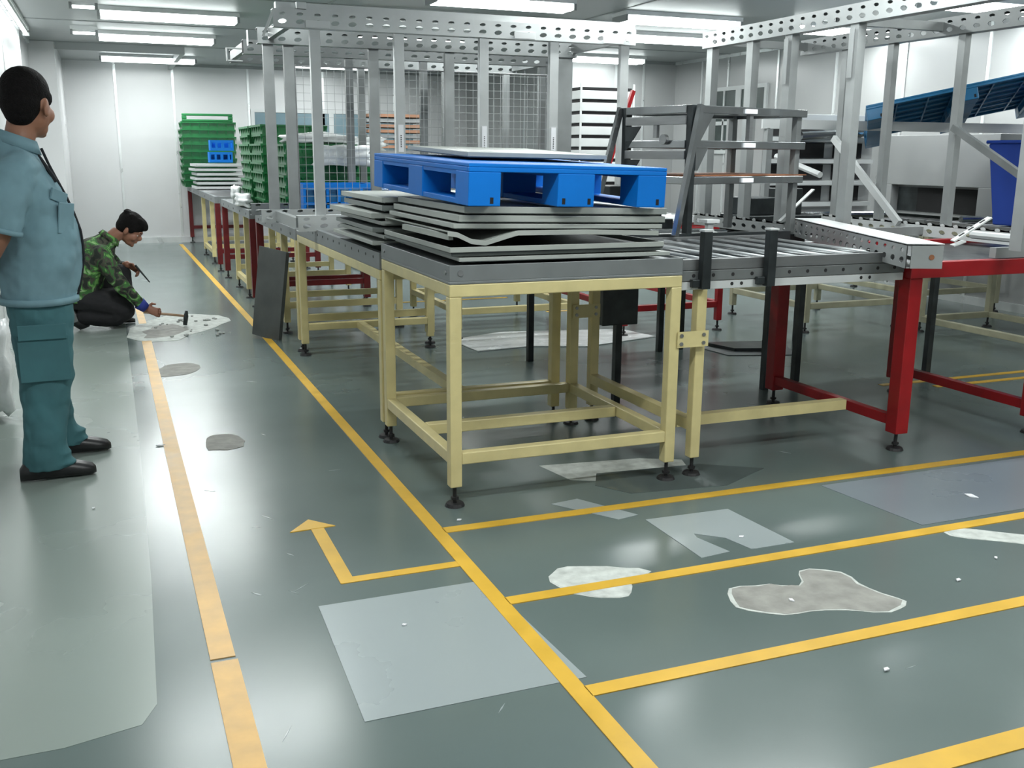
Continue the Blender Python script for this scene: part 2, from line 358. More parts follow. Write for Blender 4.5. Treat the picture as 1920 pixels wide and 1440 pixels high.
strip('floor_patch', 'puddle', [(1.98, 3.9), (2.5, 3.86), (2.75, 3.7), (2.45, 3.55), (2.0, 3.6), (1.9, 3.75)], .0020, 0, 'wet glossy film')
for i in range(22):
    x = random.choice([random.uniform(.3, 1.0), random.uniform(1.3, 3.6)]); y = random.uniform(1.9, 6.5); a = random.uniform(-1.2, 1.2); L_ = random.uniform(.015, .04); w_ = random.uniform(.0012, .004)
    dx, dy = math.cos(a)*L_, math.sin(a)*L_
    strip('scratch', 'patch', [(x-dy/L_*w_, y+dx/L_*w_), (x-dx, y-dy), (x+dy/L_*w_, y-dx/L_*w_), (x+dx, y+dy)], .0008)
sheet = MB()
sheet.poly([(4.05, 6.62), (4.85, 6.4), (4.6, 5.9), (4.12, 6.05)], 0.002, .006)
o = sheet.build('metal_sheet', 'sheet'); tag(o, 'thin metal sheet lying flat on the floor behind the right conveyor leg', 'sheet')
o = MB().poly([(4.16, 6.45), (4.7, 6.32), (4.56, 6.05), (4.24, 6.15)], .006, .03).build('metal_tray', 'dsteel'); tag(o, 'dark shallow pan on the floor metal sheet', 'tray')
film = []
o = MB().poly([(2.4, 7.3), (2.9, 7.5), (3.9, 7.3), (4.0, 6.9), (3.3, 6.7), (2.9, 6.85), (2.45, 6.8)], .002, .008).build('plastic_film', 'bag'); tag(o, 'crumpled white plastic film spread on the floor under the benches', 'plastic film')
for i in range(26):
    x = random.uniform(.2, .85); y = random.uniform(8.1, 9.2); s = random.uniform(.006, .022)
    d = MB().ell((0, 0, s*.4), (s, s*.8, s*.5), 6, 4).build('rubble_chip', 'debris'); d.location = (x, y, .002); tag(d, 'small concrete chip beside the struck hole in the floor', 'rubble', 'concrete chips around the hammered patch')
SC = ['inside the bare concrete patch', 'right of the bare concrete patch', 'just right of the bare patch tip', 'on the wide bluish patch', 'just behind the first cross line', 'at the notched pale patch', 'before the third cross line', 'inside the pale square patch', 'on the walkway by the small round patch', 'near the second cross line end', 'under the left conveyor', 'by the nearest cross line', 'beside the standing man']
for x, y, s in [(1.98, 2.47, .012), (2.9, 2.5, .01), (2.62, 2.4, .012), (3.35, 3.05, .03), (1.2, 3.55, .01), (2.15, 3.0, .012), (2.75, 2.1, .012), (.75, 2.75, .008), (.15, 5.05, .02), (1.95, 2.0, .012), (1.25, 7.35, .012), (1.5, 1.65, .01), (-.15, 4.2, .008)]:
    d = MB().poly([(-s, -s*.4), (s*.6, -s*.6), (s, .3*s), (-s*.2, s*.5)], 0, .004).build('paper_scrap', 'paper'); d.location = (x, y, .003); d.rotation_euler.z = random.uniform(0, 3)
    tag(d, 'tiny pale paper scrap on the floor %s' % SC.pop(0), 'scrap', 'scraps on the floor')

# ------------------------------------------------------------------ frames and feet
def foot(par, x, y, top=.085):
    f = MB().tube((x, y, .012), (x, y, top), .0085, 8).tube((x, y, .028), (x, y, .04), .017, 6)
    f.tube((x, y, .001), (x, y, .014), .042, 14, .036); f.build('levelling_foot', 'black', par)
def frame_table(name, label, cat, x0, y0, x1, y1, top, m='cream', t=.05, zb=.085, rail=.2, mid=None, legs=None, rails='fblr', group=None, toprail=True):
    """leg frame made of square tubes"""
    r = thing(name, label, cat, (x0, y0, 0), group=group)
    X, Y = x1-x0, y1-y0; h = t/2
    for (x, y) in ((h, h), (X-h, h), (h, Y-h), (X-h, Y-h)):
        MB().box(x-h, y-h, zb, x+h, y+h, top-t).build('leg', m, r, bevel=.004); foot(r, x, y, zb+.002)
    def rl(nm, *a): MB().box(*a).build(nm, m, r, bevel=.004)
    if toprail:
        rl('top_rail', 0, 0, top-t, X, t, top); rl('top_rail', 0, Y-t, top-t, X, Y, top)
        rl('top_rail', 0, t, top-t, t, Y-t, top); rl('top_rail', X-t, t, top-t, X, Y-t, top)
    if 'f' in rails: rl('lower_rail', t, .002, rail-t/2, X-t, t-.002, rail+t/2)
    if 'b' in rails: rl('lower_rail', t, Y-t+.002, rail-t/2, X-t, Y-.002, rail+t/2)
    if 'l' in rails: rl('lower_rail', .002, t, rail-t/2, t-.002, Y-t, rail+t/2)
    if 'r' in rails: rl('lower_rail', X-t+.002, t, rail-t/2, X-.002, Y-t, rail+t/2)
    if mid: rl('lower_rail', t, mid-t/2, rail-t/2, X-t, mid+t/2, rail+t/2)
    return r

# 1. front table with sheet metal skirt
ft = frame_table('steel_table', 'cream steel-tube table in front with grey sheet metal top, carrying the tray stack', 'table', 1.215, 3.70, 2.265, 4.76, .92, rail=.205, mid=.50)
MB().box(0, 0, .921, 1.05, 1.06, .932).box(0, 0, .932, 1.05, .004, .996).box(0, .004, .932, .004, 1.06, .996).box(1.046, .004, .932, 1.05, 1.06, .996).box(.004, 1.056, .932, 1.046, 1.06, .996).box(.004,.004,.975,1.046,1.056,.985).build('sheet_top', 'sheet', ft, bevel=.002)
MB().tube((-.0005, .05, .965), (-.004, .05, .965), .01, 8).tube((-.0005, 1.0, .965), (-.004, 1.0, .965), .01, 8).tube((.045, -.0005, .965), (.045, -.004, .965), .012, 8).build('bolt', 'steel', ft)
# 2. conveyor to the left behind (runs along Y)
cl = frame_table('roller_conveyor', 'roller conveyor on cream legs running back from the front table', 'conveyor', 1.215, 4.80, 2.20, 7.12, .86, rail=.205, rails='fb')
bx(.40, .05, .18, .45, 2.27, .23).build('lower_rail', 'cream', cl)
def conveyor_top(par, X, Y, z0, z1, along='Y', m='sheet', holes=True, mr='steel', x0=0, rollers=True, pitch=.085):
    if along == 'Y': 
        for x in (x0, x0+X-.03):
            b = bx(x, 0, z0, x+.03, Y, z1).build('side_rail', m, par, bevel=.002)
            if holes:
                hb = MB(); sx = x-.0015 if x == x0 else x+.0285
                y = .12
                while y < Y-.05: hb.tube((sx, y, z1-.03), (sx+.003, y, z1-.03), .008, 6); y += .16
                hb.build('bolt', 'black', b)
        y = .06
        while rollers and y < Y-.03: MB().tube((x0+.03, y, z1-.025), (x0+X-.03, y, z1-.025), .022, 8).build('roller', mr, par, smooth=False); y += pitch
    else:
        for y in (0, Y-.03):
            b = bx(0, y, z0, X, y+.03, z1).build('side_rail', m, par, bevel=.002)
            if holes:
                hb = MB(); x = .08
                while x < X-.03: hb.tube((x, y-.0015, z0+.045), (x, y+.002, z0+.045), .008, 8); x += .1
                hb.build('bolt', 'black', b)
        x = .05
        while x < X-.03: MB().tube((x, .03, z1-.025), (x, Y-.03, z1-.025), .02, 8).build('roller', mr, par); x += pitch
conveyor_top(cl, .985, 2.32, .861, .945, 'Y')
# leaning plate
pl = MB().box(-.15, -.006, 0, .15, .006, .70); pl.box(.142, -.03, 0, .15, -.006, .70)
o = pl.build('steel_plate', 'plate'); o.location = (1.075, 7.86, .004); o.rotation_euler = (math.radians(-3), math.radians(7), math.radians(-52)); tag(o, 'bent grey steel plate standing on edge against the bench on the walkway side', 'plate')
# 3. conveyor to the right of the front table
cr = frame_table('roller_conveyor', 'roller conveyor right of the front table with two dark upright stops', 'conveyor', 2.36, 3.72, 3.50, 4.80, .900, rail=.235, t=.048, rails='', toprail=False)
for ch in list(cr.children):
    q = sum((Vector(c) for c in ch.bound_box), Vector())/8
    if q.x > .9: bpy.data.objects.remove(ch)
bx(.0, .048, .21, .046, 1.03, .26).build('lower_rail', 'cream', cr)
for y in (0, 1.05): bx(-.09, y, .852, 1.13, y+.03, .888).build('lower_beam', 'alu_white', cr, bevel=.002)
for y in (-.004, 1.054): bx(-.09, y, .89, 1.13, y+.03, .935).build('perforated_rail', 'alu_grey', cr, bevel=.002)
bx(.046, .20, .175, 1.03, .25, .225).build('lower_rail', 'cream', cr)
hb = MB()
for i in range(12): hb.tube((-.03+i*.1, -.0055, .914), (-.03+i*.1, -.001, .914), .0085, 8)
for x in (.17, .22, .88, .93): hb.tube((x, -.0015, .872), (x, .003, .872), .008, 8)
hb.build('bolt', 'black', cr)  # black discs on the perforated rail stand for its dark holes
for y in (0, 1.06): bx(-.09, y, .937, 1.13, y+.02, .985).build('side_rail', 'steel', cr, bevel=.002)
for i in range(15): MB().tube((-.06+i*.082, .02, .955), (-.06+i*.082, 1.06, .955), .021, 10).build('roller', 'dsteel' if i % 2 else 'sheet', cr, smooth=True)
bx(-.09, .03, .895, 1.13, 1.05, .90).build('belly_plate', 'dsteel', cr)
for x in (-.01, .325):
    MB().box(x, -.045, .858, x+.042, -.006, 1.105).box(x-.04, -.03, .865, x, -.006, .9).build('stop_post', 'dsteel', cr, bevel=.003)
    bx(x-.002, -.047, 1.105, x+.044, -.004, 1.113).build('post_cap', 'alu_white', cr)
bx(-.1, 1.10, .95, 1.3, 1.15, 1.0).build('rear_bar', 'dsteel', cr)
# joining plates
for (x, y, z) in ((2.25, 3.695, .64), (2.22, 4.69, .62)):
    pa = MB().box(x, y-.004, z-.035, x+.155, y, z+.035)
    o = pa.build('joining_plate', 'cream', cr); o.location = (-2.36, -3.72, 0)
    q = MB()
    for dx in (.018, .13):
        for dz in (-.018, .018): q.tube((x+dx, y-.009, z+dz), (x+dx, y-.003, z+dz), .009, 6)
    q.build('bolt', 'steel', o)
ebx = bx(2.48, 4.86, .50, 2.70, 5.02, .80).build('control_box', 'dsteel', bevel=.006); tag(ebx, 'dark grey control box hanging behind the front table legs', 'box')

# 4. red table at the right
def red_leg(mb, x, y, z0, z1, w0, w1):
    mb.loft([((x, y, z0), (w0/2, w0/2, 0), (-w0/2, w0/2, 0)), ((x, y, z1), (w1/2, w1/2, 0), (-w1/2, w1/2, 0))], 4); return mb
rt = thing('red_table', 'red steel table frame at the right carrying the white rack', 'table', (3.5, 3.68, 0))
for (x, y) in ((.05, .05), (.05, 1.05), (.95, 1.05), (.95, .05)):
    MB().box(x-.038, y-.038, .09, x+.038, y+.038, .86).build('leg', 'red', rt, bevel=.004); foot(rt, x, y, .095)
MB().box(0, 0, .86, 1.6, .05, .935).build('top_rail', 'red', rt, bevel=.003)
MB().box(0, 1.05, .86, 1.6, 1.10, .935).build('top_rail', 'red', rt, bevel=.003)
MB().box(0, .05, .86, .06, 1.05, .90).build('top_rail', 'red', rt, bevel=.003)
MB().box(.93, .05, .86, .99, 1.05, .90).build('top_rail', 'red', rt, bevel=.003)
for x in (.02, .92): MB().box(x, -.4 if x > .5 else .08, .125, x+.045, 1.02, .175).build('lower_rail', 'red', rt, bevel=.003)
MB().box(.06, .06, .90, 1.6, 1.05, .91).build('table_top', 'dsteel', rt)
# 5. benches along the left walkway
def bench(x0, y0, x1, y1, label, z=.9, nmid=2, redm='dred', midpos=None, near=None):
    r = thing('roller_bench', label, 'bench', (x0, y0, 0), group='benches along the walkway'); X, Y = x1-x0, y1-y0
    for (x, y) in ((.03, .03), (X-.03, .03), (.03, Y-.03), (X-.03, Y-.03)):
        MB().box(x-.03, y-.03, .09, x+.03, y+.03, z-.08).build('leg', near if near and y < 1 else redm, r); foot(r, x, y, .1)
    for y in (.03, Y-.03):
        bx(.06, y-.02, .22, X-.06, y+.02, .27).build('lower_rail', near if near and y < 1 else redm, r)
    for i, q in enumerate(midpos or [(j+1)/(nmid+1) for j in range(nmid)]):
        for x in (.05, X-.05):
            MB().box(x-.025, Y*q-.025, .09, x+.025, Y*q+.025, z-.08).build('leg', 'cream', r); foot(r, x, Y*q, .1)
        bx(.075, Y*q-.02, .2, X-.075, Y*q+.02, .25).build('lower_rail', 'cream', r)
    qs = midpos or [(j+1)/(nmid+1) for j in range(nmid)]
    bx(.03, Y*qs[0]+.025, .13, .07, Y*qs[-1]-.025, .18).build('lower_rail', 'cream', r)
    MB().box(0, 0, z-.08, .04, Y, z).box(X-.04, 0, z-.08, X, Y, z).box(.04, 0, z-.08, X-.04, .04, z).box(.04, Y-.04, z-.08, X-.04, Y, z).build('side_rail', 'sheet', r, bevel=.002)
    y = .08; n = int((Y-.1)/.12)
    for i in range(n): MB().tube((.04, .08+i*.12, z-.02), (X-.04, .08+i*.12, z-.02), .022, 8).build('roller', 'steel', r)
    bb = MB()
    for q in (.1, .3, .52, .7, .9): bb.tube((-.002, Y*q, z-.045), (.002, Y*q, z-.045), .012, 6)
    bb.build('bolt', 'black', r); return r
bench(1.20, 9.55, 2.3, 11.95, 'nearer red and cream roller bench on the walkway, under the green crates', midpos=[.27, .62])
bench(1.19, 12.6, 2.3, 16.93, 'farthest red and cream roller bench on the walkway, by the back wall', midpos=[.22, .5], nmid=2)
bench(1.22, 7.22, 2.25, 9.3, 'red and cream roller bench under the rear posts of the left rack', midpos=[.40, .70], z=.89, near='cream')
# centre and right rear benches
def simple_bench(x0, y0, x1, y1, z, m, label, rail=.22):
    r = frame_table('machine_bench', label, 'bench', x0, y0, x1, y1, z-.06, m=m, rail=rail, rails='fblr')
    conveyor_top(r, x1-x0, y1-y0, z-.058, z, 'Y', m='steel', holes=False, mr='steel', pitch=.13); return r
simple_bench(3.75, 7.0, 4.68, 8.5, .92, 'red', 'red-legged roller bench in the middle behind the front table')
simple_bench(5.25, 6.65, 6.25, 7.75, .92, 'cream_pale', 'pale cream roller bench below the shelf trolley')
simple_bench(6.2, 4.6, 7.0, 6.42, .92, 'cream_pale', 'pale cream roller bench with low rails at the far right', rail=.11)
simple_bench(2.45, 7.3, 3.5, 8.6, .92, 'cream', 'cream roller bench in the middle under the left rack')
def plain_bench(x0, y0, x1, y1, z, label):
    r = thing('dark_bench', label, 'bench', (x0, y0, 0)); X, Y = x1-x0, y1-y0
    for x in (.02, X-.02):
        for y in (.02, Y-.02): bx(x-.02, y-.02, .0, x+.02, y+.02, z-.06).build('leg', 'dsteel', r)  # legs coloured dark to read as standing in shadow
    bx(0, 0, z-.06, X, Y, z-.02).build('bed', 'dsteel', r)
    for i in range(int(Y/.13)): MB().tube((.02, .06+i*.13, z-.012), (X-.02, .06+i*.13, z-.012), .012, 8).build('roller', 'steel', r)
plain_bench(2.66, 5.04, 3.74, 6.38, .90, 'dark steel bench behind the right conveyor, under the trolley')
plain_bench(3.90, 5.0, 5.0, 6.42, .90, 'dark steel bench under the right rack')
simple_bench(6.75, 7.0, 7.75, 9.0, .88, 'cream_pale', 'pale bench along the right wall')

# ------------------------------------------------------------------ racks of perforated beams
def beam_parts(par, L, origin, axis, h=.105, d=.075, m='alu', holes=True, name='perforated_beam', side=1):
    """channel beam; length L along axis ('x' or 'y') from origin (its low corner)"""
    b = MB(); k = 0
    if holes: b.perf(L, h, .105, [(.034, .026, .0145), (.078, .021, .010)], .004)
    else: b.box(0, 0, 0, L, .004, h)
    b.box(0, .004, h-.004, L, d, h).box(0, .004, 0, L, d, .004).box(0, d, h-.02, L, d+.003, h).box(0, d, 0, L, d+.003, .02)
    if axis == 'y': mx = Matrix(((0, -1, 0, 0), (1, 0, 0, 0), (0, 0, 1, 0), (0, 0, 0, 1))) if side < 0 else Matrix(((0, 1, 0, 0), (1, 0, 0, 0), (0, 0, 1, 0), (0, 0, 0, 1)))
    else: mx = Matrix.Identity(4)
    b.xf(Matrix.Translation(origin)@mx)
    o = b.build(name, m, par); 
    return o
def post(par, x, y, z0, z1, wd=.062, d=.04, m='alu', sticker=None, axis='x'):
    a, c = (wd, d) if axis == 'x' else (d, wd)
    o = MB().box(x-a/2, y-c/2, z0, x+a/2, y-c/2+.004, z1).box(x-a/2, y-c/2+.004, z0, x-a/2+.004, y+c/2, z1).box(x+a/2-.004, y-c/2+.004, z0, x+a/2, y+c/2, z1).build('post', m, par)
    if axis == 'y':
        bpy.data.objects.remove(o); o = MB().box(x-a/2, y-c/2, z0, x-a/2+.004, y+c/2, z1).box(x-a/2+.004, y-c/2, z0, x+a/2, y-c/2+.004, z1).box(x-a/2+.004, y+c/2-.004, z0, x+a/2, y+c/2, z1).build('post', m, par)
    if sticker:
        s = bx(x-.016, y-c/2-.002, sticker[0], x+.018, y-c/2-.0005, sticker[1]).build('label_strip', 'paper', o)
        n = 7
        q = MB()
        for i in range(n):
            z = sticker[0]+.03+i*(sticker[1]-sticker[0]-.09)/n
            q.box(x-.003, y-c/2-.003, z, x+.005, y-c/2-.002, z+.006)
        q.build('print_marks', 'print', o)
    return o
# left rack: two rows
ra = thing('perforated_rack', 'left rack of white perforated beams and posts, its front row nearest the camera', 'rack', (1.0, 6.40, 0))
Z0, Z1 = .935, 2.155
for k, xx in enumerate((.25, .78, 1.35, 1.85, 2.38)):
    post(ra, xx, .02, 1.03, Z1+.03, m='alu_l', sticker=(1.43, 1.6) if k in (1, 2, 3) else None)
beam_parts(ra, 2.45, (0, -.02, Z1), 'x', m='alu_l'); beam_parts(ra, .76, (.1, -.02, Z0), 'x', h=.1, m='alu_white')
beam_parts(ra, 1.6, (.86, -.02, Z0), 'x', h=.1, m='alu_white')
bx(.02, .0, 2.262, 2.45, .055, 2.30).build('top_flange', 'alu_l', ra); bx(0.14, -.024, 2.264, .20, .055, 2.302).build('clamp', 'alu_white', ra)
for x in (.19, 1.55, 2.2): MB().box(x, -.027, 2.16, x+.15, -.021, 2.20).build('splice_plate', 'alu_white', ra)
MB().bar((-.06, .0, 2.10), (.0, -.01, 2.24), .03, .015).build('bracket', 'alu_white', ra)
for k, xx in enumerate((.10, .24, .84, 1.41, 2.30, 2.37)):
    post(ra, xx, .92, 1.0, Z1, m='alu_grey', wd=.07)
beam_parts(ra, 2.4, (.03, .88, Z1-.01), 'x', m='alu_grey'); beam_parts(ra, 2.4, (.0, .88, Z0), 'x', h=.09, m='alu')
for x in (.1, 2.38): bx(x, .06, Z0+.01, x+.04, .88, Z0+.08).build('cross_bar', 'alu', ra); bx(x, .06, Z1+.02, x+.04, .88, Z1+.09).build('cross_bar', 'alu_grey', ra)
MB().box(-.04, .86, 2.125, -.035, .9, 2.225).build('end_cap', 'alu_white', ra)
rb = thing('perforated_rack', 'rear rack of greyer perforated beams and posts, behind the left rack', 'rack', (1.05, 8.22, 0))
for k, xx in enumerate((.82, 1.44, 1.95, 2.5)): post(rb, xx, .02, 1.0, Z1, m='alu_grey', wd=.06)
beam_parts(rb, 2.6, (0, -.02, Z1), 'x', m='alu_grey'); beam_parts(rb, 2.6, (0, -.02, Z0), 'x', h=.09, m='alu_grey')
for xx in (1.12, 1.9, 2.5): post(rb, xx, .86, 1.0, Z1, m='alu_grey', wd=.06)
beam_parts(rb, 2.6, (0, .84, Z1), 'x', m='alu_grey'); beam_parts(rb, 1.55, (1.05, .84, Z0), 'x', h=.09, m='alu_grey')
for x in (0, 2.55): bx(x, .06, Z1+.02, x+.04, .84, Z1+.09).build('cross_bar', 'alu_grey', rb)
c = MB()
for a in ((-.12, 0, 2.10, -.005, .04, 2.108), (-.12, 0, 2.19, -.005, .04, 2.198), (-.125, 0, 2.10, -.117, .04, 2.198)): c.box(*a)
c.build('end_bracket', 'alu_white', rb)
# right rack (runs along Y)
rc = thing('perforated_rack', 'right rack of white perforated beams and posts running towards the camera', 'rack', (4.0, 3.1, 0))
Z0r = .93
beam_parts(rc, 3.28, (-.02, 0, Z1), 'y', m='alu'); beam_parts(rc, 1.25, (-.02, 2.03, Z0r), 'y', h=.07, m='alu')
for y in (3.2, 2.72, 2.31, 1.71, .45): post(rc, .02, y, .99, Z1+.03, m='alu', axis='y', wd=.07, d=.055)
for y in (1.71, 2.31): MB().box(-.025, y-.02, 1.86, -.0215, y+.02, 2.13).build('splice_plate', 'alu', rc); 
beam_parts(rc, 3.28, (.82, 0, Z1-.01), 'y', m='alu_grey'); beam_parts(rc, 3.28, (.82, 0, Z0r), 'y', h=.07, m='alu_white')
for y in (2.81, 2.36, 1.76, 1.1, .3): post(rc, .86, y, 1.0, Z1, m='alu', axis='y', wd=.055, d=.045)
for y in (3.2, 1.9, .6):
    bx(.04, y, Z0r+.01, .82, y+.04, Z0r+.06).build('cross_bar', 'alu', rc); bx(.04, y, Z1+.02, .82, y+.04, Z1+.07).build('cross_bar', 'alu', rc)
MB().bar((.80, 2.81, 1.55), (.80, 2.10, 1.0), .03, .045).build('brace', 'alu_white', rc)
MB().bar((.80, 1.72, 1.60), (.80, .9, 1.18), .03, .04).build('brace', 'alu_grey', rc)
for y0, y1, z0, z1 in ((3.05, 2.55, 1.42, 1.30), (1.2, .4, 1.0, 1.0)): MB().tube((.5, y0, z0), (.5, y1, z1), .022, 8).build('brace', 'alu_white', rc)
# loose perforated beam lying across
lb = thing('loose_beam', 'loose perforated beam with a rusty end lying across the conveyor and red table', 'beam', (3.917, 5.131, .942), rz=math.radians(248.3))
beam_parts(lb, 1.8, (0, 0, 0), 'x', h=.10, d=.16, m='alu', name='perforated_beam')
bx(0, .0, .1055, 1.8, .165, .109).build('top_plate', 'alu_white', lb)
bx(1.8, .02, 0, 1.806, .16, .10).build('end_plate', 'alu', lb, label='rusty end plate'); MB().tube((1.806, .11, .05), (1.809, .11, .05), .012, 10).build('bolt_hole', 'rust', lb)
br = MB(); br.bar((0, 0, 0), (.15, 0, .105), .05, .006); br.bar((0, .0, -.02), (.05, 0, .0), .05, .006)
o = br.build('slotted_bracket', 'alu_white', None); o.location = (3.47, 3.42, 1.06); o.rotation_euler.z = math.radians(-25); tag(o, 'small white slotted bracket sticking up at the rusty beam end', 'bracket')
q = MB()
for t in (.25, .5, .8): q.bar((.15*t-.010, 0, .105*t-.006), (.15*t+.010, 0, .105*t+.008), .016, .0085)
q.build('slot', 'dark', o)
br2 = MB().bar((0, 0, 0), (.20, 0, .20), .06, .006)
o = br2.build('slotted_bracket', 'alu', None); o.location = (3.95, 5.32, 1.02); o.rotation_euler.z = math.radians(-20); tag(o, 'pale bracket leaning at the far end of the loose beam', 'bracket')

# wire mesh cage
mc = thing('wire_mesh_panel', 'tall wire mesh panel standing behind the second row of left rack posts', 'mesh panel', (1.3, 7.43, 0))
wm = MB(); nx = 35
for i in range(nx+1): x = 1.95*i/nx; wm.box(x-.0013, -.0013, .99, x+.0013, .0013, 2.02)
for i in range(19): z = 1.0+i*.0557; wm.box(0, -.004, z-.0013, 1.95, -.0013, z+.0013)
wm.build('mesh', 'alu', mc, kind='stuff')
MB().tube((0, 0, .93), (0, 0, 2.03), .007).tube((1.95, 0, .93), (1.95, 0, 2.03), .007).tube((0, 0, 2.02), (1.95, 0, 2.02), .006).tube((0, 0, .99), (1.95, 0, .99), .007).build('frame', 'steel', mc)
for x in (.2, 1.7): bx(x, -.01, .89, x+.04, .03, .99).build('foot', 'steel', mc)

# ------------------------------------------------------------------ tray stack, pallets
def tray(x, y, z, wx, wy, h, m='tray', rot=(0, 0, 0), lab='', t=.004, group='trays on the front table'):
    r = thing('sheet_tray', lab, 'tray', (x, y, z), rot=rot, group=group)
    q = .005
    MB().box(0, 0, q, wx, t, h).box(0, wy-t, q, wx, wy, h).box(0, t, q, t, wy-t, h).box(wx-t, t, q, wx, wy-t, h).build('rim', m, r, bevel=.0015)
    if 'black gap' in lab:
        bx(.004, .004, 0, wx-.004, wy-.004, .006).build('panel', 'dsteel', r, label='open inside with its shade put into the colour'); return r  # panel coloured dark for the shade in the hollow tray
    bx(.02, .02, 0, wx-.02, wy-.02, h-.012).build('core', 'tray_dark', r)
    MB().box(t, t, h-.012, wx-t, wy-t, h-.002).build('panel', m, r)
    return r
tl = [(1.275, 3.755, .9985, .95, 1.0, .021, 'tray', (0, 0, -.01), 'lowest tray of the front stack, flat on the sheet metal top'),
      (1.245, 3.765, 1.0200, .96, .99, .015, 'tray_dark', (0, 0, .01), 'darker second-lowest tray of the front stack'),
      (1.235, 3.75, 1.0355, .965, 1.0, .026, 'tray', (0, 0, .005), 'open tray just below the black gap of the front stack'),
      (1.262, 3.79, 1.128, .945, .98, .0235, 'tray', (0, .020, 0), 'tray resting on the bent one in the front stack'),
      (1.285, 3.79, 1.1535, .935, .985, .031, 'tray', (0, .0205, 0), 'second tray from the top of the front stack'),
      (1.31, 3.795, 1.187, .92, .99, .031, 'tray', (0, .021, 0), 'top tray of the front stack, under the blue pallet')]
for a in tl: tray(*a[:6], m=a[6], rot=a[7], lab=a[8])
bt = thing('bent_tray', 'bent tray sagging at its left corner above the black gap of the front stack', 'tray', (1.235, 3.78, 1.062), group='trays on the front table')
prof = [(0, .042), (.04, .036), (.1, .008), (.16, .0005), (.26, .028), (.30, .038), (.60, .036), (.95, .024)]
for y in (0, .96):
    v = MB()
    for i in range(len(prof)-1):
        (a, za), (b2, zb2) = prof[i], prof[i+1]
        if y == 0 and i < 0: continue
        v.add([(a, y, za), (b2, y, zb2), (b2, y, zb2+.02), (a, y, za+.02), (a, y+.004, za), (b2, y+.004, zb2), (b2, y+.004, zb2+.02), (a, y+.004, za+.02)],
              [(0,1,2,3),(7,6,5,4),(0,4,5,1),(1,5,6,2),(2,6,7,3),(3,7,4,0)])
    v.build('rim', 'tray', bt)
v = MB()
for i in range(len(prof)-1):
    (a, za), (b2, zb2) = prof[i], prof[i+1]
    v.add([(a, .004, za+.014), (b2, .004, zb2+.014), (b2, .96, zb2+.014), (a, .96, za+.014), (a, .004, za+.018), (b2, .004, zb2+.018), (b2, .96, zb2+.018), (a, .96, za+.018)],
          [(0,1,2,3),(7,6,5,4),(0,4,5,1),(1,5,6,2),(2,6,7,3),(3,7,4,0)])
v.build('panel', 'tray', bt)
MB().bar((-.05, .45, .05), (.02, .02, .035), .02, .022).build('bent_flange', 'tray', bt)
# rear stack on the left conveyor
zz = .975
for i in range(7):
    h = (.024, .024, .026, .024, .03, .03, .03)[i]
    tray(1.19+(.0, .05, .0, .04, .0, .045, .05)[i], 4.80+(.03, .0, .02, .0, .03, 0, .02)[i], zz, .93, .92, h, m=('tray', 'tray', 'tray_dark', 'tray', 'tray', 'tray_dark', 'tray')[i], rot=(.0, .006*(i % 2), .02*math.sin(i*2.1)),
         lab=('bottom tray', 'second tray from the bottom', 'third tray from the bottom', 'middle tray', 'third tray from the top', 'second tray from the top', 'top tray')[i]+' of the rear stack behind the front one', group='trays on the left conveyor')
    zz += h+.008
def pallet(name, label, loc, rot, wx, wy, h, m, group=None):
    r = thing(name, label, 'pallet', loc, rot=rot, group=group)
    tk = .032
    g = MB(); g.box(0, 0, h-.014, wx, wy, h)                                    # deck skin
    g.box(0, 0, h-tk, wx, .02, h-.014).box(0, wy-.02, h-tk, wx, wy, h-.014).box(0, .02, h-tk, .02, wy-.02, h-.014).box(wx-.02, .02, h-tk, wx, wy-.02, h-.014)
    for i in range(1, 6): g.box(i*wx/6-.006, .02, h-tk, i*wx/6+.006, wy-.02, h-.014)
    for i in range(1, 7): g.box(.02, i*wy/7-.006, h-tk+.001, wx-.02, i*wy/7+.006, h-.015)
    g.build('deck', m, r, bevel=.003)
    bw = (.135, .165, .135); xs = (0, wx*.50-.06, wx-.135); ys = (0, wy*.5-.10, wy-.15); by = (.15, .20, .15)
    for i in range(3):
        for j in range(3):
            x, y = xs[i], ys[j]
            b = MB().box(x, y, .0, x+bw[i], y+by[j], h-tk).build('block', m, r, bevel=.004)
            if j == 0:
                q = MB()
                for dx in ((bw[i]-.045,) if i != 1 else (.02, bw[i]-.03)): q.box(x+dx, y-.0012, .01, x+dx+.014, y+.001, .034)
                q.build('slot', 'dark', b)
        MB().box(xs[i]+.003, .15, .0, xs[i]+bw[i]-.003, wy-.15, .022).build('skid', m, r, bevel=.003)
        for j in (0, 1):
            y0 = ys[j]+by[j]; y1 = ys[j+1]; 
            MB().box(xs[i]+.004, y0, h-tk-.016, xs[i]+bw[i]-.004, y1, h-tk).build('lintel', m, r)
    return r
pallet('plastic_pallet', 'bright blue plastic pallet on top of the tray stack', (1.293, 3.70, 1.2235), (math.radians(1.5), math.radians(1.13), math.radians(1.6)), .885, 1.337, .163, 'blue')
tp = tray(1.447, 4.144, 1.405, .669, .899, .024, m='tray', rot=(math.radians(2.0), math.radians(.8), .013), lab='flat grey-green tray lying alone on the blue pallet', group=None)
pallet('plastic_pallet', 'teal blue plastic pallet propped up at a slant beside the right wall', (5.257, 6.105, 1.681), (math.radians(-9.4), math.radians(-12), math.radians(-38.7)), 1.30, 1.20, .114, 'blue2')
# rail carrying it
o = MB().bar((4.75, 6.7, 1.665), (6.75, 5.9, 1.64), .05, .07).build('support_rail', 'alu_white', None); tag(o, 'white horizontal rail under the slanted blue pallet', 'rail')
MB().bar((0, 0, 0), (0, 0, -.1), .05, .03)
